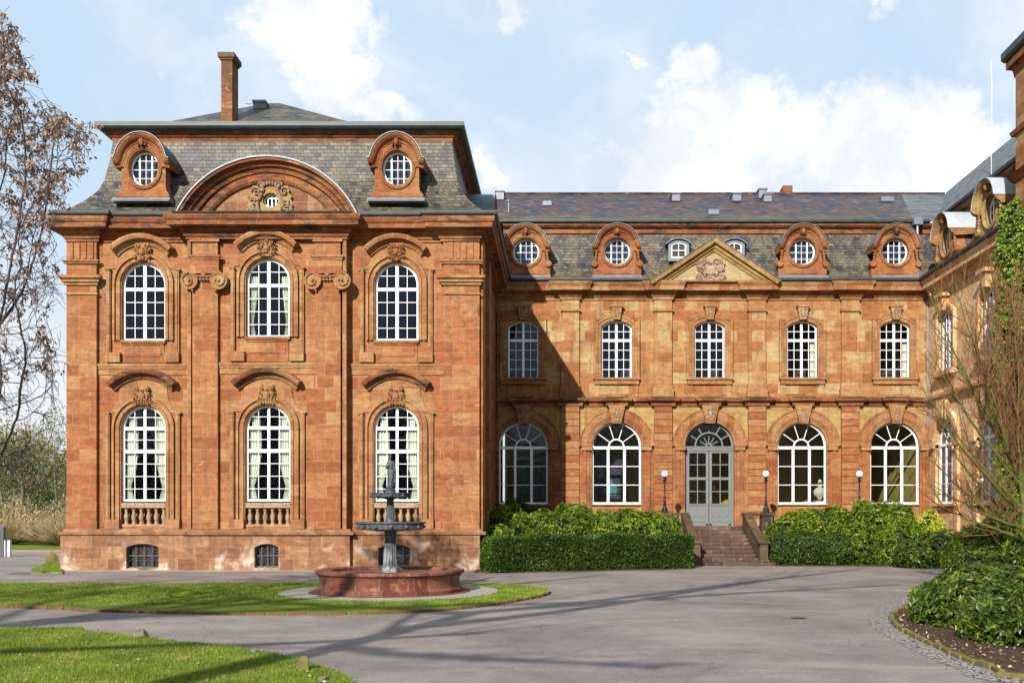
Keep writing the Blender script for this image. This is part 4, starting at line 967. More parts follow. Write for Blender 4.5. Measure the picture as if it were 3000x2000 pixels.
# small lead dormers
for px in (1988, 2151):
    Q = Fac(YM + .35, XM); cx = Q.X(px); z0 = Q.Z(762); A = .34
    o = MB().wall(outline(.47, z0 - .05, z0 + .72, .16, 10) and shift(outline(.47, z0 - .05, z0 + .72, .16, 10), cx), [shift(outline(A, z0 + .1, z0 + .68, .12, 8), cx)], .3, .42).build('small_dormer', 'pale_metal', wing)
    MB().prism(shift(outline(.44, z0 - .05, z0 + .70, .16, 10), cx), .43, 1.6).build('dormer_cheek', 'lead', o)
    MB().sweep(shift([(-.58, z0 + .70)] + outline(.5, z0 + .74, z0 + .74, .2, 10)[1:-1] + [(.58, z0 + .70)], cx), [(0, .2), (.04, .2), (.04, 1.6), (0, 1.6)]).build('roof_cover', 'pale_metal', o)
    mb = MB().sweep(shift(outline(A, z0 + .1, z0 + .68, .12, 8), cx), [(0, .34), (-.05, .34), (-.05, .38), (0, .38)], closed=True)
    mb.box(cx - .015, cx + .015, .345, .375, z0 + .1, z0 + .78).box(cx - A, cx + A, .348, .372, z0 + .42, z0 + .45); mb.build('window_frame', 'white_paint', o)
    MB().box(cx - A, cx + A, .40, .415, z0 + .1, z0 + .8).build('pane', 'frame_black', o)
# downpipes
Q = Fac(43.8, XM)
mb = MB().tube([(x0 + .12, -.1, .3), (x0 + .12, -.1, 11.0)], .05, 8); mb.box(x0 + .04, x0 + .2, -.2, -.02, 11.0, 11.3); mb.build('downpipe', 'sandstone_dark', wing)
mb = MB().tube([(x1 - .42, -.5, zg + .15), (x1 - .3, .1, zg + .6), (x1 - .32, .35, zg + 1.2), (x1 - .3, .5, ztm + .2)], .06, 8); mb.box(x1 - .5, x1 - .1, .35, .75, ztm + .15, ztm + .45); mb.build('downpipe', 'pale_metal', wing)
MB().tube([(x1 - .03, -.06, .3), (x1 - .03, -.06, 11.6)], .045, 8).build('downpipe', 'pale_metal', wing)
# pictures hanging inside, seen through the arched windows
Q = Fac(YM + 2.4, 0)
for (pa, pb, pc, pd_, m_, lab) in ((1516, 1586, 1348, 1452, 'canvas_green', 'dark green framed painting seen through the arched window nearest the pavilion'), (1745, 1822, 1349, 1458, 'canvas_dark', 'dark painting with a teal shape seen through the second arched window')):
    xa, xb, za, zb = Q.X(pa), Q.X(pb), Q.Z(pd_), Q.Z(pc); yq = YM + 2.4
    o = thing('painting', ((xa + xb) / 2, yq, za), lab, 'painting'); hw, hh = (xb - xa) / 2, zb - za
    MB().sweep([(-hw, 0), (-hw, hh), (hw, hh), (hw, 0)], [(0, -.03), (.06, -.03), (.06, .02), (0, .02)], closed=True).build('frame', 'frame_black', o)
    MB().box(-hw, hw, -.01, .01, 0, hh).build('canvas', m_, o)
    if m_ == 'canvas_dark':
        MB().prism([(-.1, .1), (.35, .1), (.4, .5), (.15, .75), (.12, 1.1), (-.02, 1.25), (-.08, .8), (-.3, .5), (-.35, .15)], -.014, -.011).build('paint', 'canvas_teal', o)
        MB().prism([(-.5, .95), (-.25, .95), (-.2, 1.45), (-.45, 1.45)], -.014, -.011).build('paint', 'relief_stone', o)
Q = Fac(YM + 1.6, 0)
bu = MB(); bx_, bz_ = Q.X(2402), Q.Z(1470)
bu.box(-.26, .26, -.2, .2, -.9, 0).box(-.3, .3, -.24, .24, .0, .06)
bust = thing('bust', (bx_, YM + 1.6, 1.36), 'white bust on a pedestal inside the window right of the door', 'sculpture')
bu = MB().box(-.24, .24, -.2, .2, 0, bz_ - 1.36 + .1).build('pedestal', 'pale_stone', bust)
zz = bz_ - 1.36 + .1
MB().lathe([(.12, zz), (.10, zz + .08), (.28, zz + .2), (.33, zz + .35), (.24, zz + .52), (.09, zz + .6), (.08, zz + .68)], 0, 0, 16, fn=lambda a, z: 1 - .35 * abs(math.sin(a))).ball((0, 0, zz + .82), (.1, .12, .15), 12, 10).build('figure', 'pale_stone', bust, smooth=True)
tag(MB().box(Fac(YM + 2.5, 0).X(2092), Fac(YM + 2.5, 0).X(2100), YM + 2.48, YM + 2.5, Fac(YM + 2.5, 0).Z(1432), Fac(YM + 2.5, 0).Z(1423)).build('wall_sign', 'sign_red'), 'small red square sign on the wall inside the glazed door', 'sign')

# ---------------------------------------------------------------- right wing (facade faces -x)
rw = thing('side_wing', (16.6, 44.0, 0), 'sunlit sandstone wing on the right running towards the viewer, behind the bare tree', 'building', rot=R(-90))
# local x runs towards the camera, local y into the building
LW = 12.0
RC = [2.15, 6.4]
RC2 = RC
hol_u = [shift(outline(ua, uz0, uzs, urise, 8), c_) for c_ in RC]; hol_l = [shift(outline(1.0, lz0, lzs_, 1.0, 14), c_) for c_ in RC]
MB().wall([(0, zsc), (LW, zsc), (LW, ztw), (0, ztw)], hol_u, 0, .3).build('wall', 'sandstone_sunlit', rw)
MB().wall([(0.0, 0), (LW, 0), (LW, zsc - .001), (0.0, zsc - .001)], hol_l, 0.002, .3).build('wall', 'sandstone_sunlit', rw)
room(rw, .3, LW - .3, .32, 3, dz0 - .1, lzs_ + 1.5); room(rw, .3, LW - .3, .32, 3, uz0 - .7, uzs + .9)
MB().sweep([(.01, 0), (LW, 0)], [(-.05, W.Z(1190)), (.06, W.Z(1190)), (.08, W.Z(1182)), (.13, W.Z(1179)), (.24, W.Z(1176)), (.27, W.Z(1168)), (.05, W.Z(1163)), (-.05, W.Z(1163))], plane='xy', side=-1).build('string_course', 'sandstone_sunlit', rw)
MB().box(.01, LW, -.2, 0, -.1, 1.15).build('plinth', 'sandstone_sunlit', rw)
MB().sweep([(.61, 0), (LW, 0)], [(-.1, W.Z(880)), (.05, W.Z(880)), (.06, W.Z(873)), (.12, W.Z(870)), (.16, W.Z(862)), (.26, W.Z(860)), (.26, W.Z(858)), (.46, W.Z(857)), (.47, W.Z(846)), (.50, W.Z(843)), (.55, W.Z(837)), (.55, W.Z(833)), (-.1, W.Z(830))], plane='xy', side=-1).build('cornice', 'sandstone_sunlit', rw)
MB().sweep([(.6, 0), (LW, 0)], [(.53, zg + .03), (.62, zg + .03), (.66, zg + .08), (.66, zg + .17), (.62, zg + .17), (.53, zg + .12)], plane='xy', side=-1).build('gutter', 'zinc', rw)
MB().sweep([(-.3, 0), (LW, 0)], [(.55, zg + .05), (.1, zg + .18), (-.3, zg + .5), (-.6, zg + 1.1), (-.95, ztm)], plane='xy', side=-1, open_prof=True).build('mansard_roof', 'slate_wing', rw)
MB().sweep([(-.9, 0), (LW, 0)], [(-1.2, ztm - .12), (-.86, ztm - .12), (-.84, ztm + .08), (-.72, ztm + .12), (-.62, ztm + .2), (-.62, ztm + .28), (-1.2, ztm + .28)], plane='xy', side=-1).build('upper_cornice', 'sandstone_dark', rw)
MB().sweep([(-.6, 0), (LW, 0)], [(-.66, ztm + .29), (-.54, ztm + .29), (-.5, ztm + .34), (-.5, ztm + .44), (-.56, ztm + .44), (-.7, ztm + .36)], plane='xy', side=-1).build('gutter', 'zinc', rw)
MB().add([(-.9, .62, zu), (LW, .62, zu), (LW, 3.6, zr + .1), (-7, 3.6, zr + .1), (LW, 7, zu), (-7, 7, zu)], [(0, 1, 2, 3), (3, 2, 4, 5)]).build('upper_roof', 'slate_grey', rw)
for k, c_ in enumerate(RC):
    arc = [(c_ - math.cos(math.pi * i / 26), lzs_ + math.sin(math.pi * i / 26)) for i in range(27)]
    MB().sweep(arc, [(.0, .03), (.0, -.06), (.06, -.08), (.14, -.12), (.22, -.16), (.5, -.17), (.5, .03)], side=1).build('archivolt', 'sandstone_sunlit', rw)
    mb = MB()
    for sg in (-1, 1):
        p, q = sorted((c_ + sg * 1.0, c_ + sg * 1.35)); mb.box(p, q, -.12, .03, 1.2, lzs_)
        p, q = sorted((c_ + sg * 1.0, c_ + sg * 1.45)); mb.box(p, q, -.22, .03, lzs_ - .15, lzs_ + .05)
    mb.box(c_ - 1.2, c_ + 1.2, -.2, .1, lz0 - .1, lz0 - .002); mb.build('window_jamb', 'sandstone_sunlit', rw)
    MB().prism([(c_ - .2, W.Z(1241)), (c_ + .2, W.Z(1241)), (c_ + .38, W.Z(1188)), (c_ - .38, W.Z(1188))], -.34, -.02).build('keystone', 'sandstone_sunlit', rw)
    MB().sweep(shift(outline(ua, uz0, uzs, urise, 8), c_), [(.0, .03), (.0, -.06), (.14, -.08), (.16, -.12), (.3, -.13), (.3, .03)], side=1).build('window_surround', 'sandstone_sunlit', rw)
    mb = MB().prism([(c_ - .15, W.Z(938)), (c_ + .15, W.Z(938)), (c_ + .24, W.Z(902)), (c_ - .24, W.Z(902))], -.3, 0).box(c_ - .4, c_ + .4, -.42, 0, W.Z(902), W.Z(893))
    mb.build('keystone', 'sandstone_sunlit', rw)
    MB().box(c_ - 1.05, c_ + 1.05, -.3, .02, W.Z(1120), W.Z(1107)).build('sill', 'sandstone_sunlit', rw)
    dup(st['wu'], rw, (c_, .08, uz0), 0)
    A = 1.0
    mb = win_frame(A, 0, H_, A, [(-.34, .055, None, H_), (.34, .055, None, H_)], [(H_ * .335, .013), (H_ * .66, .013)], .08, .09, 24)
    mb.box(-A + .04, A - .04, -.02, .08, H_ - .10, H_ + .02); fan(mb, A, H_ + .0, 4, .01, .07)
    o = mb.build('window', 'white_paint', rw, (c_, .08, lz0)); pane(A, 0, H_, A, .045).build('pane', 'glass', o)
    MB().box(-.9, .9, .06, .075, .05, H_ + .5).build('blind', 'white_paint', o)
    wo = [o_ for o_ in bpy.data.objects if o_.parent == rw and o_.name.startswith('window') and abs(o_.location.z - uz0) < 1e-4 and abs(o_.location.x - c_) < 1e-4][0]
    MB().box(-.6, .6, .055, .07, .05, U_z).build('blind', 'white_paint', wo)
    dormer(rw, (c_ + .15, -.05, zg + .06), 0, .55, .6, True, 'sandstone_arch' if k == 0 else 'sandstone_yellow', 'light_metal', seed=20 + k)

# ---------------------------------------------------------------- right pavilion (only its corner is seen)
tx, ty = 15.65, 33.3
tw = thing('right_pavilion', (tx, ty, 0), 'ivy covered sandstone pavilion at the right edge with a tall overhanging cornice', 'building')
MB().box(0, 9, -14, 0, 0, 17.0).build('wall', 'sandstone', tw)
MB().box(-.10, .0, -1.1, -.0, 0, 16.9).build('pilaster', 'sandstone_ochre', tw)
pt = [(0, -14), (0, 0), (3, 0)]
MB().sweep(pt, [(-.1, 14.9), (.18, 14.9), (.22, 15.05), (.05, 15.15), (-.1, 15.15)], plane='xy', side=1).build('moulding', 'sandstone_dark', tw)
MB().sweep(pt, [(-.1, 13.3), (.14, 13.3), (.30, 13.55), (.14, 13.62), (-.1, 13.6)], plane='xy', side=1).build('moulding', 'sandstone_dark', tw)
MB().sweep(pt, [(-.1, 16.9), (.1, 16.9), (.14, 17.15), (.2, 17.2), (.3, 17.25), (.3, 17.5), (-.1, 17.6)], plane='xy', side=1).build('cornice', 'sandstone_dark', tw)
MB().sweep(pt, [(.2, 17.5), (.36, 17.52), (.42, 17.62), (.42, 17.85), (.36, 17.85), (.2, 17.6)], plane='xy', side=1).build('gutter', 'zinc', tw)
MB().add([(-.3, -14, 17.65), (-.3, .3, 17.65), (9, .3, 17.65), (9, -14, 17.65), (4, -4, 19.5), (4, -14, 19.5)], [(0, 1, 4, 5), (1, 2, 4), (2, 3, 5, 4)]).build('hip_roof', 'slate_hip', tw)
Q = Fac(40, 0)
tag(MB().tube([(Q.X(2904), 40, 15.3), (Q.X(2904) + .02, 40, Q.Z(245)), (Q.X(2903), 40, Q.Z(177))], [.022, .014, .006], 8).build('antenna_mast', 'white_paint', smooth=True), 'thin white aerial rod rising above the right wing roof', 'antenna')
# ---------------------------------------------------------------- ground
def sheet(name, pts, z, m, kind='structure', label=None):
    mb = MB(); mb.flat = True; mb.add([(x, y, z) for x, y in pts], [tuple(range(len(pts)))])
    # triangulate concave outlines through bmesh
    me_o = mb.build(name, m); bm = bmesh.new(); bm.from_mesh(me_o.data); bmesh.ops.triangulate(bm, faces=bm.faces, ngon_method='EAR_CLIP')
    for f in bm.faces:
        if f.normal.z < 0: f.normal_flip()
    bm.to_mesh(me_o.data); bm.free(); return tag(me_o, kind=kind)
def spl(pts, n=6):
    """smooth open curve through points (Catmull-Rom)"""
    out = []; P_ = [pts[0]] + list(pts) + [pts[-1]]
    for i in range(1, len(P_) - 2):
        for k in range(n):
            t = k / n; a, b, c, d = [np.array(q, float) for q in P_[i - 1:i + 3]]
            out.append(tuple(.5 * ((2 * b) + (-a + c) * t + (2 * a - 5 * b + 4 * c - d) * t * t + (-a + 3 * b - 3 * c + d) * t ** 3)))
    return out + [tuple(pts[-1])]
sheet('ground', [(-900, -300), (900, -300), (900, 2000), (-900, 2000)], -.03, 'lawn')
sheet('asphalt', [(-60, -12), (40, -12), (40, 45), (-14, 45), (-18.5, 51.2), (-60, 51.2)], .0, 'asphalt')
sheet('gravel_path', [(-80, 51.2), (-17, 51.2), (-17, 54.3), (-80, 54.3)], .004, 'pink_gravel')
# grass island round the fountain
isl_lo = spl([(-26, 22.6)] + [gp(*q) for q in [(0, 1780), (250, 1790), (500, 1797), (800, 1801), (1050, 1799), (1250, 1792), (1420, 1776), (1540, 1757), (1600, 1743), (1612, 1734)]], 5)
isl_hi = spl([gp(*q) for q in [(1612, 1734), (1590, 1725), (1500, 1717), (1380, 1713), (840, 1713), (400, 1714), (0, 1712)]] + [(-26, 27.4)], 4)
island = isl_lo + isl_hi[1:]
tag(MB().slab(island, -.02, .05).build('lawn_island', 'lawn'), kind='structure')
FX, FY = -4.27, 24.6
def disk(r, z, n=64): return [(FX + r * math.cos(2 * math.pi * i / n), FY + r * math.sin(2 * math.pi * i / n)) for i in range(n)]
tag(MB().slab(disk(2.72, 0), -.02, .062).build('gravel_ring', 'gravel'), kind='structure')
# foreground lawn
fl = spl([(-22, 15.8)] + [gp(*q) for q in [(0, 1845), (250, 1856), (450, 1878), (700, 1905), (850, 1933), (960, 1968), (1035, 2003)]] + [(-1.9, 9.6), (-1.6, 8.0), (-2.5, 5), (-4, 2), (-6, -3), (-10, -8)], 5)
tag(MB().slab(fl + [(-22, -8)], -.02, .045).build('front_lawn', 'lawn'), kind='structure')
# planting beds
bed_r = spl([gp(*q) for q in [(2790, 1700), (2735, 1735), (2680, 1768), (2628, 1795), (2612, 1815), (2640, 1845), (2720, 1885), (2820, 1930), (2920, 1965), (3010, 1988)]] + [(8.6, 10.6), (10, 8), (12, 3), (14, -3)], 5)
tag(MB().slab([(20, -3), (20, 32), (13.2, 32), (12.6, 29)] + bed_r, -.02, .05).build('flower_bed', 'soil'), kind='structure')
cob = [ (x - .05, y) for x, y in bed_r]
cs_ = []
for i, (x, y) in enumerate(bed_r):
    a = Vector(bed_r[max(i - 1, 0)]); b = Vector(bed_r[min(i + 1, len(bed_r) - 1)]); d = (b - a).normalized(); n_ = Vector((d.y, -d.x))
    if n_.dot(Vector((-1, -.3))) < 0: n_ = -n_
    cs_.append((x + n_.x * .42, y + n_.y * .42, x, y))
mb = MB(); mb.flat = True
mb.add([(q[0], q[1], .006) for q in cs_] + [(q[2], q[3], .006) for q in cs_], [(i, i + 1, len(cs_) + i + 1, len(cs_) + i) for i in range(len(cs_) - 1)])
tag(mb.build('cobble_gutter', 'cobbles'), kind='structure')
soilb = [(-2.95, 33.3), (.5, 33.6), (4.6, 35.8), (4.95, 37.2), (5.0, 44), (-2.9, 44)]
tag(MB().slab(soilb, -.02, .04).build('planting_bed', 'soil'), kind='structure')
tag(MB().slab([(8.3, 37.3), (12, 37.2), (14.5, 36.4), (16.6, 34), (16.6, 44), (8.3, 44)], -.02, .04).build('planting_bed', 'soil'), kind='structure')
vb = spl([gp(*q) for q in [(178, 1655), (150, 1651), (118, 1660), (92, 1672)]] + [gp(110, 1678), gp(150, 1677), gp(183, 1680)], 3)
tag(MB().slab(vb, -.02, .06).build('grass_verge', 'lawn'), kind='structure')
tag(MB().slab([(xl + XP - .25, YP - .62), (xr + XP + .1, YP - .62), (xr + XP + .1, YP - .1), (xl + XP - .25, YP - .1)], -.02, .012).build('cobble_strip', 'gravel'), kind='structure')
# kerb stones along the island and the bed
def stones_along(path, name, m, label, cat, group, L, wd, ht, z, t0=0, t1=1, seed=1, gap=.02):
    r_ = random.Random(seed); pts = [Vector(p) for p in path]; cum = [0]
    for a, b in zip(pts, pts[1:]): cum.append(cum[-1] + (b - a).length)
    s_, e_ = cum[-1] * t0, cum[-1] * t1; protos = []
    def at(d):
        for i in range(len(pts) - 1):
            if cum[i + 1] >= d: return pts[i].lerp(pts[i + 1], (d - cum[i]) / max(cum[i + 1] - cum[i], 1e-6)), (pts[i + 1] - pts[i])
        return pts[-1], pts[-1] - pts[-2]
    for k in range(4):
        b = MB(); v = [];
        for z_ in (0, 1):
            for (sx, sy) in ((-1, -1), (1, -1), (1, 1), (-1, 1)):
                v.append((sx * L / 2 * r_.uniform(.88, .99) * (1 - .05 * z_), sy * wd / 2 * r_.uniform(.8, 1) * (1 - .12 * z_), z_ * ht * r_.uniform(.75, 1)))
        b.add(v, [(0, 1, 5, 4), (1, 2, 6, 5), (2, 3, 7, 6), (3, 0, 4, 7), (4, 5, 6, 7), (3, 2, 1, 0)])
        o = b.build(name, m); md = o.modifiers.new('bevel', 'BEVEL'); md.width = min(wd, ht) * .18; md.segments = 2
        protos.append(o)
    d = s_ + L / 2; k = 0
    while d < e_:
        p, tn = at(d); o = protos[k] if k < 4 else protos[k % 4].copy()
        if k >= 4: sc.collection.objects.link(o)
        o.location = (p.x, p.y, z + r_.uniform(-.012, .008)); o.rotation_euler = (r_.uniform(-.04, .04), r_.uniform(-.03, .03), math.atan2(tn.y, tn.x) + r_.uniform(-.03, .03))
        tag(o, label, cat, group); d += L + gap; k += 1
stones_along(isl_lo, 'edging_stone', 'edging', 'red brown edging stone along the road side of the fountain lawn', 'edging stone', 'edging stones round the fountain lawn', .38, .075, .085, -.02, .25, 1, 3)
stones_along(bed_r, 'kerb_stone', 'moss_kerb', 'mossy kerb stone around the shrub bed on the right', 'kerb stone', 'mossy kerb stones round the right bed', .42, .12, .11, -.02, .1, .8, 4)
stones_along(fl, 'lawn_edging_stone', 'edging', 'low dark edging stone along the curved front lawn', 'edging stone', 'edging stones of the front lawn', .45, .07, .07, -.02, .50, .74, 5, .25)
# ---------------------------------------------------------------- rocks
def rock(name, loc, r, label, m, seed, cat='rock'):
    bm = bmesh.new(); bmesh.ops.create_icosphere(bm, subdivisions=3, radius=1); r_ = random.Random(seed)
    ax = [(Vector((r_.uniform(-1, 1), r_.uniform(-1, 1), r_.uniform(-1, 1))).normalized(), r_.uniform(.38, .75)) for _ in range(11)]
    for v in bm.verts:
        for a, d in ax:
            t = v.co.dot(a)
            if t > d: v.co -= a * (t - d)
        v.co += v.normal * r_.uniform(-.02, .02); v.co = Vector((v.co.x * r[0], v.co.y * r[1], v.co.z * r[2]))
    me = bpy.data.meshes.new(name); bm.to_mesh(me); bm.free(); me.materials.append(M[m]); o = bpy.data.objects.new(name, me); sc.collection.objects.link(o); o.location = loc
    return tag(o, label, cat)
x, y = gp(893, 1972); rock('boulder', (x, y, .1), (.12, .1, .14), 'yellowish stone at the corner of the front lawn', 'mossy_rock', 2)
x, y = gp(415, 1874); rock('boulder', (x, y, .07), (.19, .12, .12), 'grey weathered stone at the far edge of the front lawn', 'rock', 3)
x, y = gp(155, 1652); rock('boulder', (x, y, .2), (.32, .25, .42), 'dark mossy boulder beside the left corner of the pavilion', 'mossy_rock', 4)
x, y = gp(745, 1920); rock('boulder', (x, y, .05), (.14, .1, .07), 'small low grey stone on the lawn edge between two larger ones', 'rock', 6)
x, y = gp(950, 1999); rock('boulder', (x, y - .1, .05), (.1, .09, .08), 'dark little stone at the bottom edge of the front lawn', 'rock', 8)
# bollards at the far left
Y_ = 45.7
def bol(px0, px1, pyt, m, label, name):
    S_ = F / Y_; x0_, x1_ = (px0 - PX) / S_, (px1 - PX) / S_; z1 = CH + (PY - pyt) / S_; hw = (x1_ - x0_) / 2
    b = MB().box(-hw, hw, -hw, hw, 0, z1 - .03); o = b.build(name, m, None, ((x0_ + x1_) / 2, Y_, 0)); md = o.modifiers.new('bevel', 'BEVEL'); md.width = .012
    MB().box(-hw + .01, hw - .01, -hw + .01, hw - .01, z1 - .029, z1).build('cap', 'lead', o)
    return tag(o, label, 'bollard')
bol(3, 14, 1541, 'dark_post', 'tall dark grey post left of two short pale bollards', 'post')
bol(10, 18, 1580, 'bollard', 'short pale bollard right beside the tall dark post', 'bollard')
bol(23, 32, 1580, 'bollard', 'short pale bollard farthest right of the posts by the road', 'bollard')
x, y = gp(55, 1680); dr = MB()
for k in range(4): dr.box(-.3 + .16 * k, -.18 + .16 * k, -.12, .12, -.01, .012)
dr.box(-.34, .34, -.16, .16, -.02, .004); tag(dr.build('drain_grate', 'iron', None, (x, y, .003)), 'dark iron drain grate in the road at the far left', 'drain')
x, y = gp(2338, 1810); tag(MB().lathe([(.15, 0), (.15, .006)], x, y, 24).build('manhole_cover', 'iron'), 'small round iron cover in the asphalt', 'manhole cover')

# ---------------------------------------------------------------- fountain
fo = thing('fountain', (FX, FY, .06), 'round red sandstone fountain basin with two grey metal bowls and a small statue', 'fountain')
rb = 1.79
MB().lathe([(rb + .22, 0), (rb + .22, .012)], 0, 0, 64).build('base_ring', 'edging', fo, smooth='auto')
MB().lathe([(rb + .02, 0.01), (rb + .03, .09), (rb - .03, .13), (rb - .05, .15), (rb - .05, .36), (rb - .02, .40), (rb + .0, .44), (rb - .04, .47)], 0, 0, 72).build('basin', 'basin_stone', fo, smooth='auto')
mb = MB(); prof = [(rb - .30, .40), (rb + .0, .46), (rb + .06, .47), (rb + .07, .50), (rb + .06, .545), (rb - .02, .56), (rb - .28, .56), (rb - .32, .54), (rb - .33, .2)]
n = 72; vs = [(r_ * math.cos(2 * math.pi * i / n), r_ * math.sin(2 * math.pi * i / n), z) for i in range(n) for r_, z in prof]; k = len(prof)
mb.add(vs, [(i * k + j, ((i + 1) % n) * k + j, ((i + 1) % n) * k + j + 1, i * k + j + 1) for i in range(n) for j in range(k - 1)]).build('coping', 'basin_stone', fo, smooth='auto')
MB().lathe([(rb - .31, .36), (rb - .31, .37)], 0, 0, 64).build('water', 'water', fo)
flute = lambda a, z: 1 - .10 * abs(math.sin(a * 8)) ** .6
Sf = F / FY; zf = lambda py: CH + (PY - py) / Sf - .06
C1 = MB().lathe([(.235, .37), (.235, zf(1667)), (.225, zf(1664)), (.20, zf(1659)), (.195, zf(1657))], 0, 0, 32)
C1.lathe([(.185, zf(1657)), (.14, zf(1572))], 0, 0, 128, fn=flute)
C1.lathe([(.145, zf(1572)), (.15, zf(1566)), (.14, zf(1563)), (.15, zf(1557)), (.18, zf(1552))], 0, 0, 32)
C1.build('lower_column', 'fountain_metal', fo, smooth='auto')
C2 = MB().lathe([(.12, zf(1528)), (.115, zf(1521))], 0, 0, 24).lathe([(.105, zf(1521)), (.088, zf(1466))], 0, 0, 128, fn=flute).lathe([(.09, zf(1466)), (.10, zf(1461)), (.14, zf(1456))], 0, 0, 24)
C2.build('upper_column', 'fountain_metal', fo, smooth='auto')
def bowl(r, pt, pb, nb, nm):
    zt, zb = zf(pt), zf(pb); h = zt - zb
    o = MB().lathe([(.12, zb - h * .25), (r * .5, zb - h * .12), (r * .9, zb + h * .02), (r * .925, zb + h * .1), (r * .95, zt - h * .3), (r * 1.0, zt - h * .15), (r * 1.0, zt), (r * .96, zt), (r * .9, zt - h * .35), (.1, zt - h * .5)], 0, 0, 64).build(nm, 'fountain_metal', fo, smooth='auto')
    b0 = None
    for i in range(nb):
        t = 2 * math.pi * (i + .5) / nb + .2; p = (r * .95 * math.cos(t), r * .95 * math.sin(t), zb + h * .42)
        if b0 is None:
            q = MB().ball((0, 0, 0), (.042, .042, .05), 10, 8); q.ball((.035, 0, -.01), (.03, .025, .025), 8, 6); q.ball((.0, .03, .03), .015, 6, 5).ball((.0, -.03, .03), .015, 6, 5); b0 = q.build('lion_head', 'fountain_metal', o, p, t, smooth=True)
        else: dup(b0, o, p, t)
bowl(.885, 1528, 1551, 14, 'lower_bowl'); bowl(.52, 1443, 1457, 10, 'upper_bowl')
# statue: a draped, helmeted woman, one continuous figure
zb_ = zf(1441)
MB().lathe([(.13, zb_ - .02), (.13, zb_ + .04), (.09, zb_ + .07), (.10, zb_ + .12), (.085, zb_ + .14)], 0, 0, 20).ball((.1, -.03, zb_ + .05), (.05, .04, .04)).ball((-.1, -.03, zb_ + .05), (.05, .04, .04)).build('statue_plinth', 'fountain_metal', fo, smooth='auto')
z0 = zb_ + .14; H = .80
sec = [(0, .085, .075), (.06, .085, .075), (.2, .075, .065), (.38, .072, .062), (.47, .078, .062), (.55, .066, .05), (.62, .058, .046), (.70, .072, .052), (.765, .078, .05), (.80, .06, .042), (.825, .03, .03), (.85, .026, .028)]
g = MB(); n = 40; vs = []
for (t, a, b) in sec:
    lean = .012 * math.sin(t * 4)
    fold = .10 * (1 - t / .6) if t < .6 else 0
    for i in range(n):
        th_ = 2 * math.pi * i / n; k = 1 + fold * math.sin(th_ * 9 + t * 3)
        vs.append((lean + a * k * math.cos(th_), b * k * math.sin(th_), z0 + t * H))
g.add(vs, [(i * n + j, i * n + (j + 1) % n, (i + 1) * n + (j + 1) % n, (i + 1) * n + j) for i in range(len(sec) - 1) for j in range(n)] + [tuple(range(n)), tuple((len(sec) - 1) * n + j for j in reversed(range(n)))])
hz_ = z0 + .92 * H
g.ball((-.008, -.008, hz_), (.036, .042, .052), 14, 12)          # head
g.ball((-.012, -.048, hz_ - .006), (.008, .012, .012), 6, 6)       # nose
g.ball((.0, .0, hz_ + .026), (.043, .05, .04), 14, 10)            # helmet
g.tube([(-.01, -.04, hz_ + .045), (0, -.01, hz_ + .085), (.01, .04, hz_ + .07), (.01, .06, hz_ + .01), (.01, .055, hz_ - .05)], [.01, .016, .018, .016, .01], 8)  # crest
g.tube([(-.07, 0, z0 + .77 * H), (-.10, -.01, z0 + .66 * H), (-.095, -.03, z0 + .56 * H), (-.07, -.075, z0 + .60 * H), (-.05, -.09, z0 + .64 * H)], [.026, .023, .02, .016, .012], 10)  # bent arm
for k in range(4): g.tube([(-.05 + .006 * k, -.09, z0 + .64 * H - .005 * k), (-.035 + .006 * k, -.1, z0 + .66 * H), (-.03 + .006 * k, -.092, z0 + .67 * H)], [.006, .0055, .005], 5)
g.tube([(.07, 0, z0 + .77 * H), (.098, .0, z0 + .64 * H), (.10, -.01, z0 + .5 * H), (.095, -.02, z0 + .42 * H)], [.026, .022, .019, .014], 10)   # hanging arm
g.tube([(.085, .03, z0 + .80 * H), (.10, .035, z0 + .5 * H), (.10, .03, z0 + .04 * H)], [.03, .042, .04], 10)     # cloak
g.tube([(-.07, -.03, z0 + .72 * H), (.0, -.055, z0 + .6 * H), (.07, -.05, z0 + .5 * H), (.06, -.05, z0 + .3 * H), (.03, -.06, z0 + .1 * H)], [.012, .016, .018, .02, .014], 8)   # drapery
so = g.build('statue', 'fountain_metal', fo, smooth=True)
md = so.modifiers.new('remesh', 'REMESH'); md.mode = 'VOXEL'; md.voxel_size = .0065; md.use_smooth_shade = True

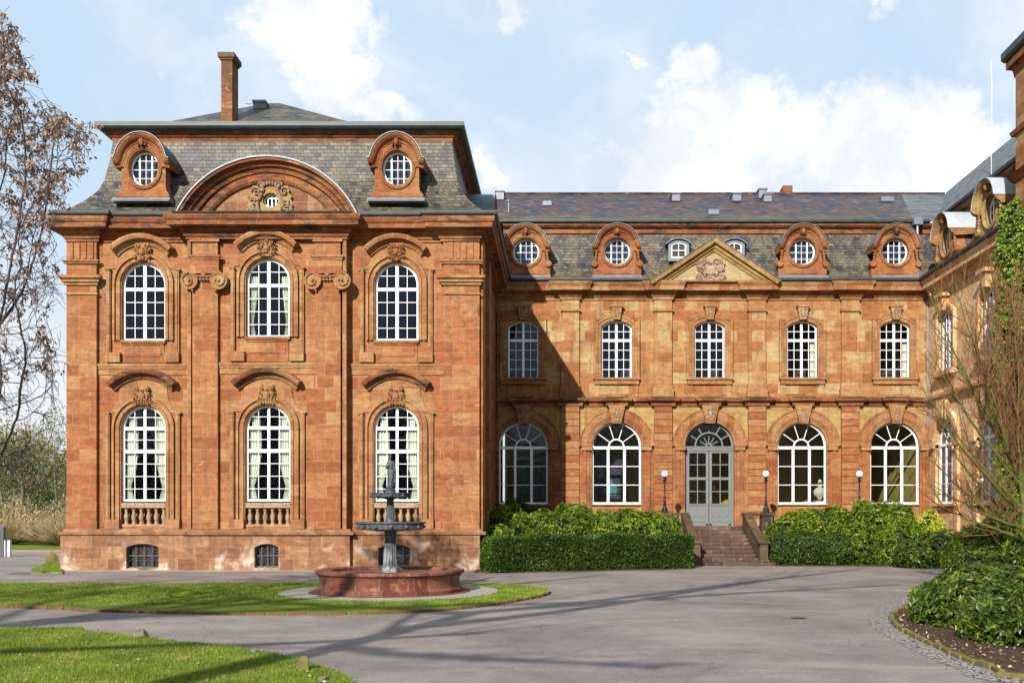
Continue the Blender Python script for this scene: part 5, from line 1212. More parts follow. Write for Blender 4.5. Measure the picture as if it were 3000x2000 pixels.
# ---------------------------------------------------------------- steps and lamps
zt_ = dz0; YT, YB = 41.1, 37.6
stp = thing('entrance_steps', (6.58, YB, 0), 'worn red sandstone steps with sloping stone balustrades up to the grey door', 'steps')
n = 10; rz = zt_ / n; td = (YT - YB) / (n - 1)
for i in range(n):
    x0_, x1_ = (-1.12, 1.12)
    if i == 0: x0_, x1_ = -1.75, 1.75
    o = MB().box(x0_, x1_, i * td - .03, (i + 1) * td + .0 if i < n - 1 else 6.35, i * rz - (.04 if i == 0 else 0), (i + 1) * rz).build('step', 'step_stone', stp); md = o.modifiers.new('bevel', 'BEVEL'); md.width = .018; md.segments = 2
MB().box(-2.3, 2.6, YT - YB + .3, 6.35, .0, zt_ - .06).build('landing', 'step_stone', stp)
ztc, zbc = 2.06, .96
for sg, nm in ((-1, 0), (1, 1)):
    xa, xb = sorted((sg * 1.13, sg * 1.47)); yf = .1; yk = YT - YB
    pr = [(yf, .05), (yf, zbc - .14), (yk, ztc - .14), (yk + .35, ztc - .14), (yk + .35, .05)]
    mb = MB(); m_ = len(pr)
    mb.add([(xa + .04, y_, z_) for y_, z_ in pr] + [(xb - .04, y_, z_) for y_, z_ in pr], [tuple(range(m_)), tuple(range(2 * m_ - 1, m_ - 1, -1))] + [(i, (i + 1) % m_, m_ + (i + 1) % m_, m_ + i) for i in range(m_)])
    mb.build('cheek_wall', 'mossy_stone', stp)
    pr = [(yf + .2, zbc - .04), (yf + .2, zbc - .16), (yk, ztc - .13), (yk + .4, ztc - .13), (yk + .4, ztc), (yk - .02, ztc)]
    mb = MB(); m_ = len(pr)
    mb.add([(xa, y_, z_) for y_, z_ in pr] + [(xb, y_, z_) for y_, z_ in pr], [tuple(range(m_)), tuple(range(2 * m_ - 1, m_ - 1, -1))] + [(i, (i + 1) % m_, m_ + (i + 1) % m_, m_ + i) for i in range(m_)])
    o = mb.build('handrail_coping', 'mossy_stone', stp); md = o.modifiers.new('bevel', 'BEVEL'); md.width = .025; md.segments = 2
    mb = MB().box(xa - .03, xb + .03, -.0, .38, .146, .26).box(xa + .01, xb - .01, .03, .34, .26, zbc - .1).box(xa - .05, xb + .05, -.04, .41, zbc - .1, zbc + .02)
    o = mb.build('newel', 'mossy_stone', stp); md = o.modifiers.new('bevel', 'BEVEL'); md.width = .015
    # landing parapet out to the lamp pedestal
    px_ = sg * 2.14
    xa2, xb2 = sorted((sg * 1.47, px_))
    MB().box(xa2, xb2, yk + .02, yk + .34, ztc - .13, ztc - .003).build('handrail_coping', 'mossy_stone', stp)
    b = MB().lathe([(.06, 0), (.06, .04), (.04, .06), (.07, .16), (.035, .3), (.04, .36), (.055, .38), (.055, .42)], seg=12)
    b0 = b.build('baluster', 'baluster_stone', stp, (sg * 1.62, yk + .18, zt_ + .02), smooth='auto'); dup(b0, stp, (sg * 1.80, yk + .18, zt_ + .02))
    mb = MB().box(px_ - .22, px_ + .22, yk - .04, yk + .4, .0, ztc - .13).box(px_ - .28, px_ + .28, yk - .1, yk + .46, ztc - .13, ztc).box(px_ - .26, px_ + .26, yk - .08, yk + .44, zt_ - .1, zt_ + .04)
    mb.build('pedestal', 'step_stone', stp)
def lamp(loc, label):
    t = thing('lamp_post', loc, label, 'lamp', 'globe lamps on stone pedestals by the steps')
    mb = MB().lathe([(.13, 0), (.13, .03), (.09, .06), (.055, .16), (.07, .22), (.05, .27), (.085, .33), (.045, .37), (.055, .42), (.06, .5), (.04, .56), (.032, .62), (.05, .66), (.03, .70), (.028, 1.2), (.045, 1.23), (.03, 1.26), (.04, 1.32), (.06, 1.38), (.03, 1.42), (.07, 1.47), (.085, 1.5)], 0, 0, 20)
    for k in range(4):
        a = k * math.pi / 2 + .78; c_, s_ = math.cos(a), math.sin(a)
        mb.tube([(.06 * c_, .06 * s_, .22), (.13 * c_, .13 * s_, .16), (.12 * c_, .12 * s_, .08), (.17 * c_, .17 * s_, .02)], [.018, .024, .022, .03], 6)
        mb.tube([(.03 * c_, .03 * s_, 1.3), (.08 * c_, .08 * s_, 1.27), (.09 * c_, .09 * s_, 1.35), (.06 * c_, .06 * s_, 1.44)], .01, 5)
    mb.build('post', 'iron', t, smooth='auto')
    MB().ball((0, 0, 1.63), .14, 24, 16).build('globe', 'globe', t, smooth=True)
    return t
YL = YT + .18
lamp((6.58 - 2.14, YL, ztc), 'black lamp post with white globe left of the entrance steps')
lamp((6.58 + 2.14, YL, ztc), 'black lamp post with white globe right of the entrance steps')
SL = F / YL; x3 = (2518 - PX) / SL
tag(MB().box(-.22, .22, -.22, .22, 0, ztc - .13).box(-.28, .28, -.28, .28, ztc - .13, ztc).build('lamp_pedestal', 'step_stone', None, (x3, YL, 0)), 'stone pedestal under the lamp farthest right, hidden in shrubs', 'pedestal')
lamp((x3, YL, ztc), 'black lamp post with white globe rising from the shrubs, farthest right')
# ---------------------------------------------------------------- vegetation helpers
def np_mesh(name, V, Fq, m, parent=None, loc=(0, 0, 0), mats=None, midx=None):
    me = bpy.data.meshes.new(name); nf, k = Fq.shape
    me.vertices.add(len(V)); me.vertices.foreach_set('co', np.asarray(V, np.float32).ravel())
    me.loops.add(nf * k); me.loops.foreach_set('vertex_index', Fq.astype(np.int32).ravel())
    me.polygons.add(nf); me.polygons.foreach_set('loop_start', np.arange(0, nf * k, k, dtype=np.int32))
    try: me.polygons.foreach_set('loop_total', np.full(nf, k, np.int32))
    except Exception: pass
    me.update(calc_edges=True); me.validate(); me.materials.append(M[m])
    o = bpy.data.objects.new(name, me); sc.collection.objects.link(o); o.location = loc
    if parent: o.parent = parent
    return o
def unit(a): return a / np.maximum(np.linalg.norm(a, axis=-1, keepdims=True), 1e-9)
def leaf_geo(C, A, L, Wd, fold=.25):
    """folded leaves of 2 quads: base, sides, tip; C start, A axis"""
    N = len(C); A = unit(A); S_ = unit(np.cross(A, rng.normal(size=(N, 3)) * .6 + np.array([0, 0, 1.0]))); U = np.cross(S_, A)
    L = np.broadcast_to(L, (N,))[:, None] * rng.uniform(.7, 1.25, (N, 1)); Wd = np.broadcast_to(Wd, (N,))[:, None] * rng.uniform(.8, 1.2, (N, 1))
    b = C; t = C + A * L - U * L * .12; ml = C + A * L * .5 + S_ * Wd + U * Wd * fold; mr = C + A * L * .5 - S_ * Wd + U * Wd * fold; c_ = C + A * L * .5
    V = np.stack([b, mr, t, ml, c_], 1).reshape(-1, 3); i = np.arange(N)[:, None] * 5
    Fq = np.concatenate([i + np.array([[0, 1, 2, 4]]), i + np.array([[0, 4, 2, 3]])]); return V, Fq
def lobe_points(lobes, dens, zmin=-.1):
    """points and outward normals on the surface of a union of bumpy ellipsoids"""
    P_, N_ = [], []
    L_ = np.array(lobes, float)
    for i, (x, y, z, a, b, c) in enumerate(L_):
        area = 4 * math.pi * ((a * b) ** 1.6 + (a * c) ** 1.6 + (b * c) ** 1.6) ** (1 / 1.6) / 3 ** (1 / 1.6); n = int(area * dens)
        d = unit(rng.normal(size=(n, 3))); r_ = 1 + .10 * np.sin(d[:, :1] * 7 + i) * np.cos(d[:, 1:2] * 6 + 2 * i) + rng.uniform(-.16, .05, (n, 1))
        p = np.array([x, y, z]) + d * np.array([a, b, c]) * r_; nn = unit(d / np.array([a, b, c])); keep = p[:, 2] > zmin
        for j, (X, Y, Z, A, B, C_) in enumerate(L_):
            if j != i: keep &= (((p - [X, Y, Z]) / [A * .88, B * .88, C_ * .88]) ** 2).sum(1) > 1
        P_.append(p[keep]); N_.append(nn[keep])
    return np.concatenate(P_), np.concatenate(N_)
def core(lobes, k=.78):
    mb = MB()
    for (x, y, z, a, b, c) in lobes: mb.ball((x, y, z), (a * k, b * k, c * k), 14, 10)
    return mb
def bush(name, lobes, dens, L, Wd, m, label, cat='shrub', group=None, whorl=7, droop=.25, spread=1.0, zmin=0.03, fold=.25):
    c = np.array(lobes)[:, :2].mean(0); loc = (float(c[0]), float(c[1]), 0.0)
    P_, N_ = lobe_points(lobes, dens, zmin)
    n = len(P_); T = unit(np.cross(N_, rng.normal(size=(n, 3)))); B = np.cross(N_, T)
    Cs, As = [], []
    up = np.array([0, 0, 1.0])
    Nn = unit(N_ + up * .35)
    for k in range(whorl):
        a = 2 * math.pi * k / whorl + rng.uniform(-.3, .3, (n, 1))
        As.append(unit((T * np.cos(a) + B * np.sin(a)) * spread + Nn * rng.uniform(.15, .7, (n, 1)) - up * droop)); Cs.append(P_ + Nn * rng.uniform(0, L * .3, (n, 1)))
    C_, A_ = np.concatenate(Cs), np.concatenate(As)
    V, Fq = leaf_geo(C_, A_, L, Wd, fold)
    root = thing(name, loc, label, cat, group)
    np_mesh('foliage', V - np.array(loc), Fq, m, root)
    o = core(lobes).build('twig_core', 'twig_core', root, smooth=True); 
    for v_ in o.data.vertices: v_.co.x -= loc[0]; v_.co.y -= loc[1]
    return root
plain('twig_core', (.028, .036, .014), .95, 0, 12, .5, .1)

# clipped hedges
def hedge(name, axis_pts, depth, h, dens, label, m='leaf_hedge'):
    a, b = Vector(axis_pts[0]), Vector(axis_pts[1]); d = (b - a); Lh = d.length; d.normalize(); n_ = Vector((-d.y, d.x))
    cx, cy = (a + b) / 2 + n_ * depth / 2
    root = thing(name, (cx, cy, 0), label, 'hedge')
    r = .22
    def samp(N, fu, fv, nrm):
        pass
    pts, nr = [], []
    def add(N, f):
        u_ = rng.random(N); v_ = rng.random(N); p, q = f(u_, v_); pts.append(p); nr.append(q)
    z0 = lambda k: np.full(k, 1.0)
    def mk(x, y, z, nx, ny, nz): return np.stack([x, y, z], 1), np.stack([nx, ny, nz], 1)
    O = lambda q: np.zeros_like(q)
    add(int(Lh * h * dens), lambda u, v: mk(u * Lh, O(u), v * h + .02, O(u), O(u) - 1, O(u) + .1))
    add(int(Lh * depth * dens), lambda u, v: mk(u * Lh, v * depth, O(u) + h, O(u), O(u), O(u) + 1))
    for e in (0, 1): add(int(depth * h * dens), lambda u, v: mk(O(u) + e * Lh, u * depth, v * h, O(u) + (2 * e - 1), O(u), O(u)))
    p = np.concatenate(pts); q = np.concatenate(nr)
    # round the edges, then add bumps
    for ax_, lo, hi in ((0, 0, Lh), (1, 0, depth), (2, -9, h)):
        pass
    inner = np.stack([np.clip(p[:, 0], r, Lh - r), np.clip(p[:, 1], r, depth - r), np.minimum(p[:, 2], h - r)], 1)
    dd = p - inner; l = np.linalg.norm(dd, axis=1, keepdims=True); q = np.where(l > 1e-6, dd / np.maximum(l, 1e-6), q); p = inner + q * r
    p += q * (.06 * np.sin(p[:, :1] * 2.3) * np.sin(p[:, 2:] * 3 + 1) + .04 * np.sin(p[:, :1] * 5.1 + p[:, 2:] * 4) + rng.uniform(-.09, .035, (len(p), 1)))
    ax3 = unit(q + rng.normal(size=p.shape) * .75 + np.array([0, 0, .25]))
    V, Fq = leaf_geo(p, ax3, .085, .021)
    R3 = np.array([[d.x, d.y, 0], [n_.x, n_.y, 0], [0, 0, 1.0]]); V = V @ R3 + np.array([a.x - cx, a.y - cy, 0])
    np_mesh('foliage', V, Fq, m, root)
    k = .10; mb = MB(); co = [(k, k), (Lh - k, k), (Lh - k, depth - k), (k, depth - k)]; pts2 = []
    for (x, y) in co: w_ = a + d * x + n_ * y; pts2.append((w_.x - cx, w_.y - cy))
    o = mb.slab(pts2, 0, h - k).build('twig_core', 'twig_core', root); md = o.modifiers.new('b', 'BEVEL'); md.width = .15; md.segments = 3
    return root
hedge('clipped_hedge', [(-2.25, 33.0), (4.95, 35.75)], 1.5, 1.2, 1100, 'clipped green hedge between the pavilion corner and the steps')
bush('rounded_hedge', [(8.75, 38.4, .55, .75, .8, .72), (9.7, 38.3, .6, .85, .85, .68), (10.6, 38.1, .55, .85, .85, .70), (9.2, 38.3, .3, 1.0, .8, .5), (10.3, 38.2, .3, .9, .8, .5)], 110, .10, .022, 'leaf_hedge', 'short rounded dark hedge just right of the entrance steps', 'hedge', whorl=5, droop=.2)
def lob(xs, y, z, r, jit=.15, seed=0):
    r_ = random.Random(seed); return [(x + r_.uniform(-jit, jit), y + r_.uniform(-.3, .3), z + r_.uniform(-.15, .15), r[0] * r_.uniform(.85, 1.15), r[1] * r_.uniform(.9, 1.1), r[2] * r_.uniform(.85, 1.12)) for x in xs]
bush('broadleaf_shrub', lob([-1.9, -.7, .5, 1.7, 2.8, 3.7], 38.6, 1.1, (1.0, 1.5, 1.15), seed=1) + [(-2.3, 36.3, .8, .6, .8, .8), (2.5, 37.6, 1.15, 1.1, 1.0, 1.0), (.2, 37.4, 1.1, 1.1, 1, .95), (4.1, 39.2, 1.0, .8, .9, 1.0)], 52, .17, .034, 'leaf_shrub', 'big light green shrub behind the hedge left of the steps', whorl=7, droop=.55)
bush('broadleaf_shrub', [(-2.0, 42.4, 1.6, .9, .8, 1.0), (-1.0, 42.6, 1.3, .8, .8, 1.0)], 45, .15, .03, 'leaf_hedge', 'dark shrub in the shaded corner where pavilion and wing meet')
bush('broadleaf_shrub', lob([10.2, 11.4, 12.6, 13.7], 40.0, 1.15, (1.1, 1.4, 1.2), seed=3) + [(9.3, 40, .9, .8, 1.1, .95), (11.8, 38.6, .7, 1.1, .9, .85), (13.2, 38.3, .75, 1.2, .9, .85)], 52, .17, .032, 'leaf_shrub', 'wide green shrub under the arched windows right of the steps', whorl=7, droop=.5)
bush('broadleaf_shrub', [(15.0, 39.6, 1.3, .5, .6, .8), (15.2, 39.0, 1.1, .35, .4, .6)], 40, .15, .03, 'leaf_yellow', 'bright yellow green shrub in the corner by the right wing')
bush('broadleaf_shrub', [(14.5, 36.8, .6, 1.1, 1.1, .75), (15.6, 36.4, .7, .9, 1.1, .8), (13.3, 36.2, .45, .8, .8, .55)], 48, .15, .032, 'leaf_rhodo', 'mid green shrub at the end of the drive below the yellow one')
bush('broadleaf_shrub', [(13.0, 31, .5, .8, 1.0, .65), (13.8, 31.6, .9, .8, 1.0, .8), (12.6, 29.8, .4, .7, .8, .55), (14.5, 31.5, 1.2, .8, .9, .9)], 55, .13, .03, 'leaf_shrub', 'yellowish green shrub behind the rhododendrons at the right')
bush('rhododendron', [(11.0, 25.2, .5, .8, .9, .6), (11.9, 24.4, .8, .8, .9, .8), (12.7, 24.8, 1.1, .9, 1.0, 1.0), (10.2, 23.6, .3, .6, .7, .42)], 60, .14, .026, 'leaf_rhodo', 'rhododendron at the foot of the bare tree', group='rhododendrons in the right bed', droop=.4)
bush('rhododendron', [(8.3, 20.2, .24, .95, 1.0, .36), (9.1, 20.6, .28, .8, 1.0, .36), (7.75, 19.0, .34, .7, .7, .45)], 90, .14, .024, 'leaf_rhodo', 'low rhododendron at the tip of the right bed by the drive', group='rhododendrons in the right bed', droop=.35, whorl=8)
bush('rhododendron', [(6.95, 17.5, .28, .55, .8, .36), (7.4, 17.1, .34, .85, .9, .46), (8.3, 17.3, .48, .9, 1.0, .54), (7.9, 18.4, .42, .8, .8, .52), (9.4, 16.8, .8, .9, .9, .8), (10.2, 18.2, .9, .9, .9, .85)], 100, .15, .025, 'leaf_rhodo', 'large leaved rhododendron in the middle of the right bed', group='rhododendrons in the right bed', droop=.35, whorl=8)
bush('rhododendron', [(7.45, 14.5, .42, .8, .8, .55), (8.2, 14.8, .7, .9, .8, .7), (6.8, 15.1, .3, .5, .6, .38), (8.1, 13.5, .6, .8, .7, .6), (9.2, 15.6, .9, .9, .9, .8)], 110, .15, .025, 'leaf_rhodo', 'rhododendron nearest the viewer at the right edge', group='rhododendrons in the right bed', droop=.35, whorl=8)
bush('rhododendron', [(6.95, 18.2, .16, .22, .22, .2)], 90, .12, .022, 'leaf_shrub', 'tiny young rhododendron beside the mossy kerb', group='rhododendrons in the right bed', whorl=7)
# ivy on the right pavilion
iv = []; r_ = random.Random(5)
for i in range(34):
    z = .6 + 11.6 * i / 33; k = 1 - .25 * max(0, (z - 10) / 2.4)
    iv.append((15.75 + r_.uniform(-.15, .15), 33.15 + r_.uniform(-.25, .25), z, .78 * k * r_.uniform(.8, 1.2), .8 * k, .55))
    if z < 10: iv.append((15.7 + r_.uniform(-.1, .1), 31.9 + r_.uniform(-.3, .3), z, .3, .9, .6))
bush('ivy', iv, 60, .12, .05, 'leaf_ivy', 'thick ivy climbing the corner of the right pavilion', 'climbing plant', whorl=5, droop=.9, spread=.6)

# ---------------------------------------------------------------- trees
class Tree:
    def __init__(s): s.V, s.F, s.n = [], [], 0; s.tips = []
    def branch(s, pts, r0, r1, seg=5):
        pts = np.asarray(pts, float); n = len(pts); T = unit(np.gradient(pts, axis=0)); ref = np.where(np.abs(T[:, 2:3]) > .9, [[1., 0, 0]], [[0, 0, 1.]])
        A = unit(np.cross(T, ref)); B = np.cross(T, A); r = np.linspace(r0, r1, n)[:, None]
        t = 2 * math.pi * np.arange(seg) / seg
        V = (pts[:, None] + (A[:, None] * np.cos(t)[None, :, None] + B[:, None] * np.sin(t)[None, :, None]) * r[:, None]).reshape(-1, 3)
        i, j = np.meshgrid(np.arange(n - 1), np.arange(seg), indexing='ij'); a = i * seg + j; b = i * seg + (j + 1) % seg
        s.F.append(np.stack([a, b, b + seg, a + seg], -1).reshape(-1, 4) + s.n); s.V.append(V); s.n += len(V)
    def mesh(s, name, m, parent, off): return np_mesh(name, np.concatenate(s.V) - np.array(off), np.concatenate(s.F), m, parent)
def wander(p, d, L, n, jit, trop, R_):
    pts = [np.array(p, float)]; d = np.array(d, float); d /= np.linalg.norm(d)
    for _ in range(n):
        d = d + R_.normal(size=3) * jit + np.array(trop) / n; d /= np.linalg.norm(d); pts.append(pts[-1] + d * L / n)
    return np.array(pts), d
def grow(T, p, d, L, r, lev, R_, nch=(5, 5, 4, 3), jit=.16, trop=(0, 0, .1), ang=.8, ok=None, twig=None, taper=.35, lr=.55):
    tgt = twig if (twig is not None and lev >= len(nch) - 1) else T
    pts, de = wander(p, d, L, 7 if lev < 3 else 4, jit, trop, R_)
    if ok is not None:
        keep = [ok(q) for q in pts]
        if not all(keep):
            k = keep.index(False)
            if k < 2: return
            pts = pts[:k]
    tgt.branch(pts, r, r * taper, 6 if lev < 2 else (4 if lev == 2 else 3))
    if lev >= len(nch): T.tips.append((pts[-1], de)); return
    for k in range(nch[lev]):
        t = R_.uniform(.3, 1.0) if k else 1.0; q = pts[min(int(t * (len(pts) - 1)), len(pts) - 1)]
        a = R_.normal(size=3); a -= a.dot(de) * de; a /= np.linalg.norm(a); an = ang * R_.uniform(.5, 1.2) if k else .2
        grow(T, q, de * math.cos(an) + a * math.sin(an), L * lr * R_.uniform(.75, 1.25), r * (.55 if k else .6) * (1 - .3 * t), lev + 1, R_, nch, jit, trop, ang, ok, twig, taper, lr)

# --- brown leaved tree at the left: space colonisation inside the crown seen in the photo
prof_ = [(60, 40), (110, 75), (180, 105), (250, 112), (310, 165), (370, 285), (440, 285), (520, 240), (570, 215), (640, 165), (740, 190), (880, 185), (1000, 198), (1150, 205), (1300, 190), (1400, 60)]
def pxmax(py): return float(np.interp(py, [a for a, _ in prof_], [b for _, b in prof_]))
TX, TY = -9.98, 16.8; R_ = np.random.default_rng(21)
att = []
while len(att) < 1500:
    y = R_.uniform(14.6, 19.6); s_ = F / y; z = R_.uniform(2.7, 11.0); py = PY - (z - CH) * s_
    if py < 60: continue
    mx = (pxmax(py) - 6 - PX) / s_; x = R_.uniform(-13.8, mx)
    k = (z - 6.5) / 4.6
    if k > 0 and ((x - TX) / 4.2) ** 2 + k ** 2 + ((y - TY) / 3) ** 2 > 1.15: continue
    if z < 5 and R_.random() < .45: continue
    att.append((x, y, z))
att = np.array(att)
nodes = [np.array([TX, TY, 0.0])]; par = [-1]
for i in range(14): nodes.append(nodes[-1] + np.array([-.004 * i, .01, .24])); par.append(len(nodes) - 2)
NA = np.array(nodes); alive = np.ones(len(att), bool)
for it in range(90):
    A_ = att[alive]
    if not len(A_): break
    D = np.linalg.norm(A_[:, None] - NA[None], axis=2); j = D.argmin(1); dm = D.min(1); near = dm < 6.0
    new, np_ = [], []
    for k in np.unique(j[near]):
        v_ = unit(A_[near & (j == k)] - NA[k]).sum(0) + R_.normal(size=3) * .25; v_ = v_ / np.linalg.norm(v_); q = NA[k] + v_ * .2
        if np.linalg.norm(NA - q, axis=1).min() > .08: new.append(q); np_.append(k)
    if not new: break
    NA = np.concatenate([NA, np.array(new)]); par += np_
    D2 = np.linalg.norm(att[:, None] - np.array(new)[None], axis=2).min(1); alive &= D2 > .26
par = np.array(par); n = len(NA); rad = np.zeros(n); kids = np.bincount(par[par >= 0], minlength=n)
acc = np.zeros(n)
for i in range(n - 1, -1, -1):
    if kids[i] == 0: acc[i] = .006 ** 2.15
    if par[i] >= 0: acc[par[i]] += acc[i]
rad = acc ** (1 / 2.15); rad *= .25 / rad[0]; rad = np.where(NA[:, 2] > 2.6, rad * .42, rad); rad = np.maximum(rad, .005)
T = Tree(); tw_ = Tree()
for i in range(1, n):
    a, b = NA[par[i]], NA[i]; mid = (a + b) / 2 + R_.normal(size=3) * .008
    (T if rad[i] > .03 else tw_).branch([a, mid, b], min(rad[par[i]], rad[i] * 1.25), rad[i], 7 if rad[i] > .05 else 4)
lt = thing('leafy_tree', (TX, TY, 0), 'tree with withered brown leaves reaching in from the left edge', 'tree'); off = (TX, TY, 0)
# fine drooping twigs and leaf clusters
tips = [i for i in range(n) if kids[i] == 0]; C_, A_ = [], []
for i in list(tips) * 5 + [k for k in range(n) if rad[k] < .014 and R_.random() < .9]:
    d = NA[i] - NA[par[i]]; d = d / (np.linalg.norm(d) + 1e-9); d = d + R_.normal(size=3) * .6 + np.array([0, 0, -.15]); pts, de = wander(NA[i], d, R_.uniform(.2, .55), 4, .2, (0, 0, -.5), R_)
    sx = F / pts[-1][1]; pxx = PX + pts[-1][0] * sx; pyy = PY - (pts[-1][2] - CH) * sx
    if pxx > pxmax(pyy) + 8: continue
    tw_.branch(pts, .006, .003, 3)
    pr_ = .44 if pyy < 640 else (.13 if pyy < 1100 else .03)
    if R_.random() < pr_:
        for q in pts[2:]:
            for _ in range(R_.integers(4, 9)): C_.append(q + R_.normal(size=3) * .035); A_.append(R_.normal(size=3) * .6 + np.array([0, 0, -.8]))
T.mesh('trunk', 'bark', lt, off); tw_.mesh('twigs', 'twig_dark', lt, off)
V, Fq = leaf_geo(np.array(C_), np.array(A_), .085, .022, .5); np_mesh('crown', V - np.array(off), Fq, 'leaf_brown', lt)
print('left tree nodes', n, 'leaves', len(C_))

# --- bare tree with green bark at the right
R_ = np.random.default_rng(4); BX, BY = 11.75, 24.6; T = Tree(); TW = Tree(); off = (BX, BY, 0)
bt = thing('bare_tree', off, 'bare spring tree with green branches and reddish twigs at the right edge', 'tree')
T.branch([(BX, BY, 0), (BX - .05, BY, 1.2), (BX - .1, BY - .05, 2.4), (BX - .12, BY, 3.2)], .10, .05, 9)
def tgt(px, py, y): s_ = F / y; return np.array([(px - PX) / s_, y, CH + (PY - py) / s_])
ends = [(2735, 880, 24), (2790, 830, 25), (2850, 800, 24.5), (2910, 780, 25.5), (2722, 1010, 23.6), (2716, 1140, 24.6), (2716, 1200, 23.2), (2716, 1335, 24), (2722, 1420, 23.4), (2740, 1480, 24.2), (2960, 800, 24.3), (2985, 900, 24.6), (2940, 1000, 25), (3000, 1050, 24), (2900, 1120, 24.5), (2975, 820, 25.3), (2760, 950, 25.4), (2850, 1000, 23), (2775, 1300, 25), (2830, 900, 23.8), (3080, 850, 24), (3180, 950, 25), (3250, 1150, 24), (3230, 1350, 25)]
for i, (px, py, y) in enumerate(ends):
    e = tgt(px, py, y); zs = np.clip(.8 + (e[2] - 1.0) * .35 + R_.uniform(-.3, .3), .6, 3.0); s0 = np.array([BX - .1, BY, zs]); d = e - s0; L = np.linalg.norm(d)
    t = np.linspace(0, 1, 12)[:, None]; sag = np.array([0, 0, .12 * L]); pts = s0 + d * t - sag * (t * (1 - t)) * 1.2 + np.cumsum(R_.normal(size=(12, 3)) * .02, 0)
    pts[0] = s0; r0 = .042 + .02 * R_.random(); T.branch(pts, r0, .008, 6)
    for k in range(15 if px < 2840 else 34):
        j = R_.integers(1, 11); dd = pts[j + 1 if j < 11 else j] - pts[j - 1]; dd /= np.linalg.norm(dd); a = R_.normal(size=3); a[1] *= .6; v_ = dd + a * .55 + np.array([0, 0, .25])
        pp_, de = wander(pts[j], v_, R_.uniform(.5, 1.3), 6, .12, (-.05, 0, .5), R_); (T if k < 5 else TW).branch(pp_, .014, .005, 4)
        for m_ in range(5):
            q = pp_[R_.integers(1, 7)]; v2 = de + R_.normal(size=3) * .6 + np.array([0, 0, .2]); p3, d3 = wander(q, v2, R_.uniform(.25, .7), 4, .15, (0, 0, .2), R_); TW.branch(p3, .0065, .003, 3)
T.mesh('trunk', 'green_bark', bt, off); TW.mesh('twigs', 'red_twig', bt, off)

# --- bare trees behind the viewer, their shadows lie across the drive
for k, (x, y, h, sd, lab) in enumerate([(-14.0, 5.5, 13, 3, 'bare tree on the left lawn out of the frame, shading the fountain lawn'), 
                                        (-20.5, 9.5, 12, 6, 'bare tree farthest left on the lawn, outside the picture')]):
    R_ = np.random.default_rng(sd); T = Tree(); t = thing('bare_tree', (x, y, 0), lab, 'tree', 'bare trees on the front lawn')
    pts, de = wander((x, y, 0), (R_.normal() * .05, 0, 1), h * (.5 if h < 20 else .86), 8, .04, (0, 0, .1), R_); T.branch(pts, .24 if h < 20 else .36, .17 if h < 20 else .26, 8)
    for i in range(5):
        a = R_.uniform(0, 6.28); grow(T, pts[-1 - (i % 3)], (math.cos(a) * .6, math.sin(a) * .6, 1), h * (.3 if h < 20 else .2), .11 if h < 20 else .12, 1, R_, nch=(5, 5, 5, 3) if h < 20 else (2, 2), trop=(0, 0, .25), ang=.7, lr=.62)
    T.mesh('trunk', 'bark', t, (x, y, 0))

# two spreading trees behind the viewer: long level limbs, whose soft shadows band the drive
for (x, y, h, sd, limbs, lab) in ((-9.4, -3.0, 12.5, 31, [(11.0, .78, .62, 14, .17), (12.4, .80, .58, 15, .15), (9.6, .55, -.7, 6, .12), (12.2, -.9, .3, 7, .13), (10.3, .1, 1, 5, .09), (12.5, .86, .48, 12, .13)], 'wide spreading bare tree left of the viewer, its limbs reaching over the drive'),
                                  (-17.5, -4.5, 12.5, 32, [(9.0, .86, .5, 12, .16), (11.8, .82, .57, 15, .17), (12.4, .9, .4, 13, .13), (10.2, -.8, -.4, 6, .12), (11.5, -.3, .9, 6, .12)], 'wide spreading bare tree on the far left behind the viewer')):
    R_ = np.random.default_rng(sd); T = Tree(); t = thing('spreading_tree', (x, y, 0), lab, 'tree', 'spreading trees behind the viewer')
    pts = np.array([(x + .1 * math.sin(q * .4), y, h * q / 10) for q in range(11)]); T.branch(pts, .42, .2, 9)
    for (z, dx, dy, L, r0) in limbs:
        lp, de = wander((x, y, z), (dx, dy, .06), L, 14, .045, (0, 0, .02), R_); T.branch(lp, r0 * 1.35, .07, 7)
        for k in range(5):
            j = R_.integers(3, 14); d2 = (lp[j] - lp[j - 1]) / np.linalg.norm(lp[j] - lp[j - 1]) + R_.normal(size=3) * np.array([.35, .35, .3]); q2, e2 = wander(lp[j], d2, R_.uniform(1.5, 4), 7, .09, (0, 0, .1), R_); T.branch(q2, .045, .012, 5)
            for m_ in range(2):
                q3, _ = wander(q2[R_.integers(2, 8)], e2 + R_.normal(size=3) * .6, R_.uniform(.6, 1.6), 4, .15, (0, 0, .1), R_); T.branch(q3, .016, .005, 3)
    T.mesh('trunk', 'bark', t, (x, y, 0))

